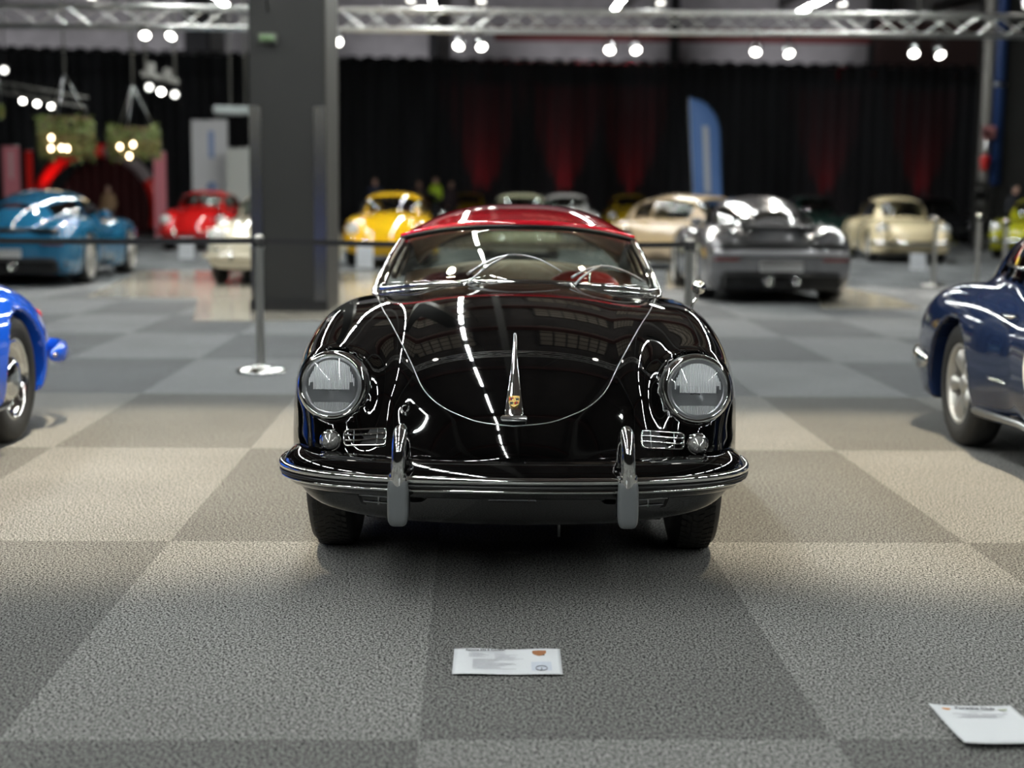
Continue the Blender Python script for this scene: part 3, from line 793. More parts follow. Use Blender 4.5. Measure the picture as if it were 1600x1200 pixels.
def shell(kind, h):
    if (kind, h) not in _cache:
        F, cab, lo, hi, (z0, z1), (y0, y1), *_ = KINDS[kind]
        P, Q, N = polygonise(F, lo, hi, h); c = P[Q].mean(1); n = N[Q].mean(1)
        on = (np.abs(cab(c[:, 0], c[:, 1], c[:, 2])) < .02) & (c[:, 2] > z0)
        side = on & (np.abs(n[:, 0]) > .62) & (c[:, 2] < z1+.01) & (c[:, 1] > y0) & (c[:, 1] < y1)
        ym = (y0+y1)/2+.12
        side &= (np.abs(c[:, 1]-ym) > .035) & (np.abs(n[:, 1]) < .52)
        fr = on & ~side & (n[:, 1] < -.33) & (np.abs(n[:, 0]) < .66) & (c[:, 2] < z1+.02)
        re = on & ~side & (n[:, 1] > .30) & (np.abs(n[:, 0]) < .50) & (c[:, 2] > z0+.04) & (c[:, 2] < z1+.0) & (c[:, 1] < 3)
        dr = ~on & (np.abs(n[:, 0]) > .45) & (c[:, 1] > y0-.02) & (c[:, 1] < ym) & (c[:, 2] > .28)
        _cache[(kind, h)] = (P, Q, N, c, side, fr, re, dr)
    return _cache[(kind, h)]
RIMS = {}
def rim_wheel(parent, style, r):
    root = bpy.data.objects.new('wheel', None); COL.objects.link(root); root.parent = parent
    key = (style, r)
    if key in RIMS:
        for nm, me in RIMS[key]:
            o = bpy.data.objects.new(nm, me); COL.objects.link(o); o.parent = root
        return root
    t = .085 if style != 'modern' else .13; rim = {'cap': .205, 'petal': .205, 'modern': .262}[style]
    out = []
    o = MB().lathe([(rim, -t*.8), (rim+.02, -t), (r-.05, -t*1.03), (r-.018, -t*.9), (r, -t*.5), (r, t*.5), (r-.018, t*.9), (r-.05, t*1.03), (rim+.02, t), (rim, t*.8)], (0, 0, 0), 'X', 48).build('tyre', M['rubber'], root)
    out.append(o)
    if style == 'cap':
        out.append(MB().lathe([(rim+.008, t*.86), (rim-.008, t*.9), (rim-.02, t*.6), (rim-.035, t*.25), (rim*.68, t*.25), (rim*.62, t*.5), (rim*.45, t*.5), (.001, t*.5)], (0, 0, 0), 'X', 40).build('rim', M['chrome'], root))
        out.append(MB().lathe([(rim*.60, t*.45), (rim*.56, t*.72), (rim*.4, t*.92), (rim*.18, t*1.0), (.001, t*1.02)], (0, 0, 0), 'X', 32).build('hub_cap', M['chrome'], root))
    else:
        al = mat('wheel_alloy', (.50, .49, .46), .35, .7)
        out.append(MB().lathe([(rim+.010, t*.88), (rim-.004, t*.94), (rim-.016, t*.75), (rim-.026, t*.1), (rim-.03, -t*.8)], (0, 0, 0), 'X', 48).build('rim', al, root))
        out.append(MB().lathe([(rim-.03, -t*.3), (.001, -t*.3)], (0, 0, 0), 'X', 32).build('brake_disc', M['black'] if style == 'petal' else M['satin'], root))
        mb = MB(); n = 5 if style == 'petal' else 10
        for k in range(n):
            a = 2*PI*k/n+.3; R = Matrix.Rotation(a, 3, 'X')
            if style == 'petal':   # broad petals, narrow at the hub and flared to the rim
                pr = [(.03, .020, .50), (.07, .022, .62), (.11, .034, .80), (.15, .046, .84), (.188, .048, .60)]
            else: pr = [(.03, .016, .35), (.12, .013, .6), (.20, .014, .8), (.255, .020, .75)]
            vs = []
            for (q_, w, hx) in pr: vs += [R @ Vector((t*hx-.022, -w, q_)), R @ Vector((t*hx, -w*.72, q_)), R @ Vector((t*hx+.006, 0, q_)), R @ Vector((t*hx, w*.72, q_)), R @ Vector((t*hx-.022, w, q_))]
            m = len(pr); fs = [(i*5+j, i*5+j+1, (i+1)*5+j+1, (i+1)*5+j) for i in range(m-1) for j in range(4)]; mb.add(vs, fs)
        out.append(mb.build('spoke', al, root, solid=.006))
        out.append(MB().lathe([(.055, t*.3), (.05, t*.62), (.03, t*.75), (.001, t*.76)], (0, 0, 0), 'X', 24).build('hub_cap', al, root))
    RIMS[key] = [(o.name.split('.')[0], o.data) for o in out]
    if style != 'cap' and False: pass
    return root
def make_car(name, label, kind, loc, rz, pm, h=.045, rimstyle='cap', front=True, rear=True, glass=None, group=None, lamps=(.665, .6), interior=True):
    F, cab, lo, hi, zz, yy, (wx, wb, wz), cw, wr = KINDS[kind]
    root = thing(name, label, 'car', loc, rz, group)
    P, Q, N, c, side, fr, re, dr = shell(kind, h); gl = glass or M['dark_glass']
    bs = ~(side | fr | re | dr)
    sub_mesh('body_shell', P, Q, N, bs, pm, root)
    sub_mesh('windscreen', P, Q, N, fr, gl, root); sub_mesh('rear_window', P, Q, N, re, gl, root)
    for s in (-1, 1):
        sub_mesh('door', P, Q, N, dr & (c[:, 0]*s > 0), pm, root)
        sub_mesh('side_window', P, Q, N, side & (c[:, 0]*s > 0), gl, root)
        for y in (0, wb):
            w = rim_wheel(root, rimstyle, wr); w.location = (s*wx, y, wz); w.rotation_euler = (.4+y, 0, 0 if s > 0 else PI)
    mb = MB().box((0, (yy[0]+yy[1])/2+.0, .55), (1.05, 1.5, .5), bev=.08)
    mb.build('cabin_floor', M['black'], root)
    for s in (-1, 1):
        MB().box((s*.3, 1.35, .80), (.42, .16, .42), bev=.06).build('seat', M['maroon'] if kind == 'coupe' else M['black'], root)
    mb = MB().tube([(-wx, 0, .3), (wx, 0, .3)], .04).tube([(-wx, wb, .3), (wx, wb, .3)], .04); mb.box((0, wb/2, .24), (1.1, wb+.9, .1), bev=.03)
    mb.build('underbody', M['black'], root)
    def hit(x, z, sgn=-1): return onto(F, (x, sgn*4.5 if sgn < 0 else 5.2, z), (0, -sgn, 0), 6)
    if front and kind != 'modern':
        for s in (-1, 1):
            p = hit(s*lamps[1], lamps[0])
            if p is None: continue
            hl = MB().lathe([(.112, .05), (.116, .0), (.105, -.02), (.098, -.018)], p+Vector((0, .0, 0)), axis='Y', n=28).build('headlamp', M['chrome'], root)
            MB().lathe([(.1, -.016), (.07, -.028), (.0005, -.038)], p, axis='Y', n=28).build('lens', mat('headlamp_glass', (.75, .76, .74), .1, .2, coat=1), hl)
            q_ = hit(s*.6, .49)
            if q_: MB().ball(q_, .035, 8).build('turn_lamp', M['chrome'], root)
        pts = [Vector((x, (hit(max(min(x, .72), -.72), .42) or Vector((0, -.6, 0))).y-.08+(.12 if abs(x) > .74 else 0), .40)) for x in [-.79+1.58*i/20 for i in range(21)]]
        MB().tube(pts, .045, 10, flat=.9).build('front_bumper', M['chrome'] if kind == 'fastback' else pm, root)
        for s in (-1, 1): MB().box((s*.36, pts[6].y-.03, .42), (.05, .06, .16), bev=.02).build('bumper_guard', M['chrome'], root)
    if rear and kind != 'modern':
        hp = [(.80, wb+.37), (.81, wb+.52), (.785, wb+.66), (.70, wb+.80), (.52, wb+.90), (.26, wb+.95)]
        pts = relax([Vector((-x, y, .405)) for x, y in hp]+[Vector((0, wb+.965, .405))]+[Vector((x, y, .405)) for x, y in hp[::-1]], 2)
        rr = [.010+.018*min(1, i/5, (len(pts)-1-i)/5) for i in range(len(pts))]
        MB().tube(pts, rr, 10, flat=2.0).build('rear_bumper', M['chrome'] if kind == 'fastback' else pm, root)
        if kind == 'coupe':
            for s in (-1, 1): MB().ball((s*.812, wb+.40, .41), .014, 6, (1, 2.5, 1)).build('bumper_tip', M['chrome'], root)
        for s in (-1, 1):
            q_ = hit(s*.60, .60, 1)
            if q_: MB().ball(q_+Vector((0, -.01, 0)), .05, 8, (1.1, .7, .8)).build('tail_lamp', M['red_lens'], root)
    return root
M['red_lens'] = mat('red_lens', (.5, .01, .01), .12, coat=1)

def ground(px, py, dy=0.):
    v = floor_at(px, py); return (v.x, v.y+dy, 0)
# ---- near neighbours
blue = paint('bright_blue_paint', (.008, .085, .62)); navy = mat('navy_paint', (.006, .013, .042), .08, spec=.45, coat=.2)
nb = make_car('blue_coupe', 'bright blue vintage coupe cut off by the left edge, rear wheel and tail showing', 'coupe', (-3.29, 5.36, 0), 0, blue, .024, 'cap', glass=M['glass'])
MB().tube([(.815, .45, .25), (.825, 1.1, .25), (.815, 1.72, .25)], .017, 8).build('sill_trim', M['chrome'], nb)
hdl = onto(coupe, (2, 1.62, .70), (-1, 0, 0))
MB().tube([hdl+Vector((.004, -.06, 0)), hdl+Vector((.035, -.04, 0)), hdl+Vector((.035, .05, 0)), hdl+Vector((.004, .07, 0))], .009, 8).build('door_handle', M['chrome'], nb)
ng = make_car('navy_fastback', 'dark navy classic fastback with a white race roundel, cut off by the right edge', 'fastback', (3.09, 5.42, 0), 0, navy, .022, 'petal', glass=M['glass'])
tr = [onto(fastback, (-2, y, .27), (1, 0, 0)) for y in (.45, .9, 1.3, 1.78)]
MB().tube([p+Vector((-.006, 0, -.02)) for p in tr], .019, 8).build('sill_trim', M['satin'], ng)
def flat_on(F, s, y, z, outline, off=.003):
    vs = []
    for (a, b) in outline:
        p = onto(F, (s*2, y+a, z+b), (-s, 0, 0)); vs.append(p+Vector((s*off, 0, 0)))
    return vs
out = [(.24*math.cos(2*PI*i/32), .24*math.sin(2*PI*i/32)) for i in range(32)]
vs = flat_on(fastback, -1, .93, .58, out); c0 = onto(fastback, (-2, .93, .58), (1, 0, 0))+Vector((-.004, 0, 0))
rd = MB().add([c0]+vs, [(0, 1+(i+1) % 32, 1+i) for i in range(32)]).build('race_roundel', mat('roundel_white', (.75, .72, .65), .4), ng)
mb = MB()
for pts in (((.16, .17), (.155, -.16)), ((.155, -.16), (.06, -.20)), ((.17, .17), (.10, .06))):
    a = [flat_on(fastback, -1, .93, .58, [((p[0]), p[1])], .008)[0] for p in pts]; mb.tube(a, .011, 6)
mb.build('roundel_number', M['seal'], rd)
# chrome window surround, handle, script, stickers
hd2 = onto(fastback, (-2, 1.52, .74), (1, 0, 0))
MB().tube([hd2+Vector((-.004, .08, 0)), hd2+Vector((-.04, .06, 0)), hd2+Vector((-.04, -.05, 0)), hd2+Vector((-.004, -.07, 0))], .010, 8).build('door_handle', M['chrome'], ng)
sc_ = MB()
pts = [flat_on(fastback, -1, 1.50+.10-.20*i/16, .435+.010*math.sin(i*1.9), [(0, 0)], .004)[0] for i in range(17)]
sc_.tube(pts, .003, 6).build('side_script', M['chrome'], ng)
MB().tube([onto(fastback, (-2, 1.30+1.02*t, .955+.0*t), (1, 0, 0))+Vector((-.004, 0, 0)) for t in [i/10 for i in range(11)]], .010, 8).build('window_trim', M['chrome'], ng)
MB().tube([onto(fastback, (-2, 1.64, z), (1, 0, 0))+Vector((-.006, 0, 0)) for z in (.95, 1.02, 1.09, 1.16)], .012, 8).build('window_pillar', M['chrome'], ng)
for (y, z, a, b, m_, lb) in ((2.05, 1.04, .045, .06, 'red_enamel', 'red and white oval window sticker'), (1.94, .985, .03, .022, 'sticker_yellow', 'yellow window sticker'), (1.98, 1.03, .02, .035, 'white', 'white window sticker')):
    if m_ not in M: M[m_] = mat(m_, (.7, .55, .05), .4)
    vs = flat_on(fastback, -1, y, z, [(a*math.cos(2*PI*i/20), b*math.sin(2*PI*i/20)) for i in range(20)], .006)
    o = MB().add(vs, [tuple(range(20))[::-1]]).build('window_sticker', M[m_], ng, False); o['label'] = lb

# ---- cars across the hall
def front_at(px, py): v = floor_at(px, py); return (v.x, v.y+.02, 0)
yel = paint('yellow_paint', (.85, .50, .01)); crm = paint('cream_paint', (.78, .66, .42)); redp = paint('bright_red_paint', (.62, .012, .012))
ivo = paint('ivory_paint', (.62, .58, .46)); olv = paint('pale_olive_paint', (.30, .30, .20)); blk = paint('dark_grey_paint', (.02, .021, .024))
grn = paint('dark_green_paint', (.015, .035, .03)); whi = paint('white_paint', (.65, .64, .62)); ora = paint('beige_sand_paint', (.60, .46, .30))
slv = paint('silver_paint', (.30, .30, .30), .15); teal = paint('teal_metallic_paint', (.012, .12, .24)); gry = mat('silver_grey_paint', (.20, .20, .21), .2, .5, coat=1)
lime = paint('lime_paint', (.42, .42, .015)); gold = paint('golden_yellow_paint', (.55, .36, .01))
make_car('red_coupe', 'bright red vintage coupe facing the camera, behind the teal sports car', 'coupe', front_at(308, 395), .02, redp)
make_car('cream_coupe', 'ivory vintage coupe half hidden behind the big dark pillar', 'coupe', front_at(416, 446), 0, ivo, .035)
make_car('yellow_coupe', 'bright yellow vintage coupe facing the camera, right of the dark pillar', 'coupe', front_at(607, 418), .0, yel, .035)
make_car('olive_coupe', 'pale olive coupe straight behind the red hardtop', 'coupe', front_at(812, 404), 0, olv)
make_car('white_coupe', 'white coupe behind the right half of the red hardtop', 'coupe', front_at(884, 388), 0, whi)
make_car('golden_coupe', 'dark golden yellow vintage coupe far back, just right of the red hardtop', 'coupe', front_at(985, 372), 0, gold)
make_car('grey_coupe', 'dark grey coupe far back beside the yellow coupe, near the people', 'fastback', front_at(655, 378), .05, blk)
make_car('yellow_hatch_coupe', 'small-looking yellow coupe far back, its roof just above the red hardtop', 'coupe', front_at(728, 364), 0, gold)
make_car('silver_coupe', 'silver coupe left of the blue feather flag foot, behind the barrier post', 'fastback', front_at(1068, 384), .1, slv)
make_car('sand_coupe', 'sand beige coupe directly behind the silver grey sports car', 'fastback', front_at(1150, 424), .5, ora, .035, 'petal')
make_car('green_coupe', 'very dark green coupe right of and behind the silver grey sports car', 'fastback', front_at(1282, 384), .1, grn)
make_car('cream_fastback', 'cream yellow classic coupe facing the camera on the right', 'fastback', front_at(1412, 404), -.05, crm, .035, 'petal')
make_car('black_fastback', 'black coupe far back right, behind the cream yellow coupe', 'fastback', front_at(1474, 374), .05, blk)
lg = make_car('lime_coupe', 'lime green coupe with orange flank stripe at the right edge', 'fastback', (11.0, 31.2, 0), -.50, lime, .035, 'petal')
vs0 = [onto(fastback, (-2, y, .42+.10*(1.6-y)/1.2), (1, 0, 0)) for y in (.45, .8, 1.2, 1.65)]
MB().tube([p+Vector((-.004, 0, 0)) for p in vs0], .07, 8, flat=1.).build('flank_stripe', mat('orange_stripe', (.8, .30, .01), .4), lg)

# ---- two modern sports cars seen from behind
M['tail_dark'] = mat('dark_red_lens', (.16, .012, .012), .15, coat=1); M['ledge'] = mat('ledge_silver', (.42, .42, .44), .3, .6)
def modern_rear(root, pm, spoiler=True):
    zb = .58 if spoiler else .62
    def hit(x, z): return onto(modern, (x, 5.2, z), (0, -1, 0), 5)
    def bar(name, x0, x1, z, r, m_, off=.01, flat=1., n=14, parent=root):
        pts = [(hit(x0+(x1-x0)*i/n, z) or Vector((x0+(x1-x0)*i/n, 3.3, z)))+Vector((0, off, 0)) for i in range(n+1)]
        return MB().tube(pts, r, 8, flat=flat).build(name, m_, parent)
    lb = bar('light_bar', -.74, .74, zb+.12, .042, M['seal'])
    bar('rear_ledge', -.80, .80, zb+.03, .036, M['ledge'] if spoiler else pm, .012)
    for s in (-1, 1): bar('tail_lamp', s*.50, s*.80, zb-.05, .014, M['tail_dark'], .006, parent=lb)
    MB().box((0, 3.40, .28), (1.45, .18, .22), bev=.05).build('diffuser', M['black'], root)
    for s in (-1, 1):
        MB().box((s*.80, 3.30, .42), (.05, .16, .26), bev=.02).build('side_vent', M['seal'], root)
        MB().lathe([(.045, -.1), (.055, .06), (.05, .065), (.04, .0), (.001, -.04)], (s*.16, 3.46, .29), 'Y', 20).build('exhaust_pipe', M['chrome'], root)
    MB().box((0, 3.45, .45), (.52, .02, .115), bev=.008).build('number_plate', mat('plate_white', (.7, .7, .7), .4), root)
    if spoiler:
        MB().box((0, 3.18, .93), (1.28, .26, .035), bev=.015).build('rear_spoiler', pm, root)
        for s in (-1, 1): MB().box((s*.4, 3.12, .88), (.05, .14, .10), bev=.01).build('spoiler_strut', M['black'], root)
        mb = MB()
        for i in range(7): mb.box((0, 2.84+.045*i, 1.015-.022*i), (.9, .02, .02))
        mb.build('engine_lid_slats', M['seal'], root)
    for s in (-1, 1):
        p = onto(modern, (s*2, .72, .93), (-s, 0, 0)); m_ = MB().ball(p+Vector((s*.10, .0, .0)), .09, 10, (1, .6, .65)).tube([p, p+Vector((s*.1, 0, 0))], .02).build('door_mirror', pm, root)
v = floor_at(1196, 463)
gm = make_car('grey_sports_car', 'silver grey modern sports car seen from behind, right of the black roadster', 'modern', (v.x, v.y+2.45, 0), PI+.0, gry, .032, 'modern', False, False)
modern_rear(gm, gry)
tm = make_car('teal_sports_car', 'teal blue modern sports car seen from behind at the left edge', 'modern', (-6.84, 22.75, 0), PI+.026, teal, .032, 'modern', False, False)
modern_rear(tm, teal, False)
# ================================================================ pillars, truss, lamps, barriers, people, papers
pm_ = noisy(mat('pillar_paint', (.018, .018, .0172), .6), 1.2, .12); side_ = mat('pillar_side', (.034, .030, .022), .65)
def world_box(mb, x0, x1, y0, y1, z0, z1): return mb.box(((x0+x1)/2, (y0+y1)/2, (z0+z1)/2), (x1-x0, y1-y0, z1-z0))
pl = thing('pillar', 'big dark grey square pillar left of the black roadster, steel corner guards at its foot', 'pillar', (-2.83, 15.85, 0), .010)
MB().box((.40, .60, 4.75), (.80, 1.2, 9.5)).build('pillar_core', pm_, pl, False)
MB().box((.808, .605, 4.75), (.012, 1.19, 9.49)).build('side_cladding', side_, pl, False)
for x in (.0, .80):
    MB().box((x+(.055 if x < .5 else -.055), -.012, 1.1), (.13, .02, 2.2)).box((x, .055, 1.1), (.02, .15, 2.2)).build('corner_guard', M['guard'], pl, False)
MB().box((.40, -.02, .06), (.84, .06, .12)).build('plinth', M['black'], pl, False)
es = thing('emergency_sign', 'small greenish running-man sign box mounted high on the big dark pillar', 'sign', (-2.62, 15.78, 2.90), .01)
MB().box((0, -.0, 0), (.20, .07, .10), bev=.01).build('sign_housing', mat('sign_housing', (.07, .08, .06), .5), es)
MB().box((0, -.038, 0), (.15, .006, .06)).build('sign_face', mat('sign_face', (.10, .16, .08), .4, emit=(.2, .35, .15), es=.12), es)
ps = thing('pillar_lamp', 'white lamp on a short cable bracket at the top of the dark pillar', 'lamp', (-2.62, 15.66, 3.30), 0)
MB().tube([(0, .16, -.12), (0, .02, .05), (0, 0, .2)], .012, 6).build('lamp_bracket', M['black'], ps)
M['bulb_on'] = mat('lit_lens', (1, 1, 1), .3, emit=(1, .96, .88), es=11)
M['bulb_warm'] = mat('warm_bulb', (1, .9, .7), .3, emit=(1, .74, .45), es=8)
M['bulb_dim'] = mat('dim_lens', (1, 1, .95), .3, emit=(1, .97, .9), es=3)
MB().ball((0, -.02, .12), .06, 8).build('lamp_globe', M['bulb_dim'], ps)
p2 = thing('pillar', 'dark pillar at the right edge of the frame, behind the lime green coupe', 'pillar', (11.85, 36.2, 0), .01)
MB().box((.9, .9, 4.75), (1.8, 1.8, 9.5)).build('pillar_core', pm_, p2, False)
gp_ = thing('drain_pipe', 'grey vertical pipe left of the right-hand pillar', 'pipe', (11.46, 36.0, 0)); MB().tube([(0, 0, 0), (0, 0, 9.4)], .13, 14).build('pipe_tube', mat('grey_pipe', (.23, .22, .21), .5), gp_)
bp_ = thing('cable_duct', 'blue vertical duct running up the right-hand pillar', 'duct', (11.74, 36.05, 1.6)); MB().box((0, 0, 3.9), (.26, .2, 7.8)).build('duct_box', mat('blue_duct', (.02, .05, .17), .5), bp_)
MB().box((0, -.11, 2.4), (.3, .04, .1)).build('duct_clamp', M['satin'], bp_)
fa = thing('fire_alarm', 'pink and red alarm boxes fixed to the grey pipe at the right', 'alarm', (11.46, 35.764, 2.85)); MB().box((0, 0, 0), (.30, .14, .30), bev=.02).build('alarm_box', mat('pink_box', (.60, .25, .26), .5), fa)
MB().box((0, .09, -.35), (.1, .05, 1.0)).build('back_plate', M['satin'], fa)
MB().lathe([(.001, -.08), (.12, -.06), (.12, .04), (.1, .05)], (-.07, -.05, -.66), 'Y', 16).tube([(-.07, -.02, -.6), (-.07, -.02, -.9)], .09, 10).build('alarm_bell', mat('alarm_red', (.55, .02, .02), .3), fa)
ct = thing('cable_box', 'dark meter boxes and cables low on the grey pipe at the right', 'electrical box', (11.34, 35.72, 0))
mb = MB()
for k, (dx, z, w, h_) in enumerate(((0, 1.62, .22, .20), (.02, 1.33, .26, .24), (-.02, 1.05, .2, .34), (.05, .6, .24, .3))): MB().box((dx, 0, z), (w, .12, h_), bev=.02).build('meter_box', M['black'] if k % 2 else mat('grey_box', (.10, .10, .095), .5), ct)
MB().tube([(0, .05, .02), (0, .05, 1.7)], .03, 8).build('conduit', M['satin'], ct)

# ---- unseen floodlights added behind the curtain to brighten the wall above it
for i, X in enumerate((-19, -13.5, -4.2, 2.6, 10.4)):
    root = thing('added_wall_washer', 'unseen floodlight added behind the curtain, washing the wall above it', 'floodlight', (X, 53.6, 0), 0, 'added wall washers behind the curtain')
    MB().box((0, 0, .12), (.4, .25, .24), bev=.03).build('lamp_housing', M['black'], root)
    ld = bpy.data.lights.new('wash', 'SPOT'); ld.energy = 1000; ld.color = (.95, .95, 1); ld.spot_size = math.radians(58); ld.spot_blend = 1; ld.shadow_soft_size = .1
    lo = bpy.data.objects.new('wash_beam', ld); COL.objects.link(lo); lo.parent = root; lo.location = (0, .05, .3); lo.rotation_euler = (PI-.50, 0, 0)

# ---- main lighting truss
def truss(name, label, p0, p1, s=.29, tr=.027, step=.4, tm_=None, rods=True):
    tm_ = tm_ or M['alu']
    p0, p1 = Vector(p0), Vector(p1); root = thing(name, label, 'truss', p0); d = p1-p0; L = d.length; d.normalize()
    up = Vector((0, 0, 1)); up = (up-d*up.dot(d)).normalized(); sd = d.cross(up).normalized(); c4 = []
    for (a, b) in ((-1, -1), (1, -1), (1, 1), (-1, 1)):
        o = sd*(a*s/2)+up*(b*s/2); c4.append(o); MB().tube([o, o+d*L], tr, 8).build('chord_tube', tm_, root)
    mb = MB(); n = int(L/step)
    for i in range(n):
        for f in range(4):
            A, B = c4[f], c4[(f+1) % 4]
            if i % 2: A, B = B, A
            mb.tube([A+d*(i*step), B+d*((i+1)*step)], tr*.5, 6, cap=False)
    mb.build('bracing', tm_, root)
    for k_ in range(int(L/4)+1 if rods else 0):
        o = d*min(k_*4+.3, L-.1)+up*s/2; MB().tube([o, o+Vector((0, 0, 9.45-(p0+o).z))], .014, 6).build('suspension_rod', M['dull'], root)
    return root
a0, a1 = rm(-9.6, 22.3, 3.82), rm(10.5, 22.3, 3.86)
truss('lighting_truss', 'long aluminium box truss running across the hall above the cars', a0, a1)
def spot_fixture(px, py, depth, label, lens='bulb_on', aim=(0, -.35, -1), sz=1., group=None, drop=.28, power=0, col=(1, .93, .82), tgt=None, name='spotlight'):
    z = EYE-(py-301)*depth/2319; X = (px-800)*depth/2300
    if callable(drop): drop = drop(X, z)
    root = thing(name, label, 'spotlight', (X, depth-.1, z), 0, group)
    d = Vector(aim).normalized()
    if tgt is not None: d = (Vector(tgt)-Vector((X, depth-.1, z))).normalized()
    q_ = d.to_track_quat('-Z', 'Y').to_matrix()
    MB().lathe([(.001, .13*sz), (.05*sz, .12*sz), (.075*sz, .09*sz), (.08*sz, -.02*sz), (.095*sz, -.07*sz), (.09*sz, -.07*sz), (.078*sz, -.05*sz)], n=20, mtx=q_).build('lamp_housing', M['satin'], root)
    MB().lathe([(.080*sz, -.052*sz), (.05*sz, -.058*sz), (.001, -.062*sz)], n=20, mtx=q_).build('lamp_lens', M[lens], root)
    MB().tube([(-.1*sz, 0, 0), (-.1*sz, 0, .16*sz), (.1*sz, 0, .16*sz), (.1*sz, 0, 0)], .01*sz, 6).tube([(0, 0, .16*sz), (0, 0, drop)], .014, 6).build('yoke', M['black'], root)
    if power:
        ld = bpy.data.lights.new('spot', 'SPOT'); ld.energy = power; ld.color = col; ld.spot_size = math.radians(62); ld.spot_blend = .6; ld.shadow_soft_size = .08*sz
        lo = bpy.data.objects.new('spot_beam', ld); COL.objects.link(lo); lo.parent = root; lo.location = d*.09*sz; lo.rotation_mode = 'QUATERNION'; lo.rotation_quaternion = d.to_track_quat('-Z', 'Y')
    return root
under = [(232, 62), (273, 63), (527, 70), (714, 74), (748, 75), (946, 78), (985, 78), (1170, 79), (1220, 81), (1413, 79), (1452, 81)]
desc = ['left of the pair left of the dark pillar', 'right of the pair left of the dark pillar', 'alone, just right of the dark pillar', 'left of the pair above the roadster roof', 'right of the pair above the roadster roof',
        'left of the pair above mid curtain', 'right of the pair above mid curtain', 'left of the pair near the feather flag', 'right of the pair near the feather flag',
        'left of the pair near the right pillar', 'right of the pair near the right pillar']
for i, ((px, py), ds) in enumerate(zip(under, desc)):
    dpt = 22.285+.0283*(px-800)*22/2300
    spot_fixture(px, py, dpt, 'lit spotlight under the main truss, '+ds, aim=(.25*(-1)**i, -1, -1.0), sz=.85, group='spotlights under the main truss', drop=lambda X, z: 3.84+.002*X-.145-.026-z, power=500 if i in (0, 2, 4, 6, 8, 10) else 0)
for i, (px, ds) in enumerate(((640, 'left of centre'), (748, 'above the red hardtop'), (1022, 'right of centre'), (1300, 'above the cream coupe'), (1583, 'at the right frame edge'), (152, 'at the far left'))):
    spot_fixture(px, 5, 22.285+.0283*(px-800)*22/2300, 'grey spotlight standing on top of the main truss, '+ds, 'bulb_dim', aim=(0, -.3, -1), sz=.8, group='spotlights on top of the main truss', drop=lambda X, z: 3.84+.002*X+.145+.026-z)
# ---- warm spots over the front rows: they make the pools on the carpet between the cars
WARM = (1, .85, .60)
tr2 = truss('lighting_truss', 'second aluminium truss over the front row, above the frame', rm(-7, 7.0, 4.9), rm(7, 7.0, 4.9))
def over_spot(x, y, z, tgt, label, power, col=WARM, size=50, blend=.5):
    root = thing('spotlight', label, 'spotlight', (x, y, z), 0, 'spotlights over the front row'); d = (Vector(tgt)-Vector((x, y, z))).normalized(); q_ = d.to_track_quat('-Z', 'Y').to_matrix()
    MB().lathe([(.001, .16), (.08, .15), (.10, .1), (.10, -.04), (.12, -.09), (.11, -.09), (.1, -.06)], n=20, mtx=q_).build('lamp_housing', M['black'], root)
    MB().lathe([(.1, -.062), (.06, -.07), (.001, -.074)], n=20, mtx=q_).build('lamp_lens', M['bulb_on'], root)
    ld = bpy.data.lights.new('spot', 'SPOT'); ld.energy = power; ld.color = col; ld.spot_size = math.radians(size); ld.spot_blend = blend; ld.shadow_soft_size = .12
    lo = bpy.data.objects.new('spot_beam', ld); COL.objects.link(lo); lo.parent = root; lo.location = d*.1; lo.rotation_mode = 'QUATERNION'; lo.rotation_quaternion = d.to_track_quat('-Z', 'Y')
for (x, tx, lb_, k_) in ((-4.9, -5.0, 'at its left end over the blue coupe', .6), (-1.9, -1.75, 'lighting the carpet left of the roadster', 1), (1.9, 1.9, 'lighting the carpet right of the roadster', 1), (4.9, 5.0, 'at its right end over the navy car', .6)):
    yy_ = rm(x, 7.0).y; over_spot(x, yy_, 4.56, (tx, 6.75, 0), 'warm spotlight on the overhead truss, '+lb_, SPOT_P*k_, size=56, blend=.45)
# ---- left corner: slanting truss with three spots, hung cluster, box lamp, baskets
truss('small_truss', 'short grey slanting truss hanging at the upper left with three spots', (-10.9, 29.4, 3.40), (-8.5, 29.4, 3.0), .20, .022, .3, M['dull'])
for (px, py, ds) in ((40, 165, 'left'), (62, 169, 'middle'), (84, 173, 'right')): spot_fixture(px, py, 29.4, 'lit spot under the small slanting truss, '+ds+' one of three', 'bulb_on', (.3, -1, -.6), .62, 'spots under the slanting truss', lambda X, z: 3.40-(X+10.9)*.1667-.16-z)
spot_fixture(13, 118, 29, 'single white spot hanging on a long thin cable at the upper left edge', 'bulb_dim', (.3, -1, -.5), .8, None, 4.6)
sc = thing('spot_cluster_frame', 'grey metal frame hanging left of the pillar that carries three spots', 'light frame', (-7.05, 29.5, 3.45))
MB().box((0, 0, .05), (.75, .14, .12), ry=.22, bev=.02).build('frame_bar', M['dull'], sc)
for x in (-.28, .30): MB().tube([(x, 0, 0), (x, 0, 5.6)], .025, 6).build('hanging_rod', M['dull'], sc)
MB().box((-.18, 0, .22), (.16, .16, .26), bev=.03).build('ballast_box', M['dull'], sc); MB().box((.16, 0, .10), (.16, .16, .26), bev=.03).build('ballast_box', M['dull'], sc)
for (px, py, ds) in ((236, 142, 'left'), (254, 149, 'middle'), (275, 153, 'right')): spot_fixture(px, py, 29.6, 'lit spot under the hanging grey frame, '+ds+' one of three', 'bulb_on' if ds == 'middle' else 'bulb_dim', (.3, -1, -.5), .8, 'spots under the hanging frame', .10)
bl = thing('box_lamp', 'long pale box lamp hanging on two wires left of the pillar', 'hanging lamp', (-5.55, 29.5, 2.87))
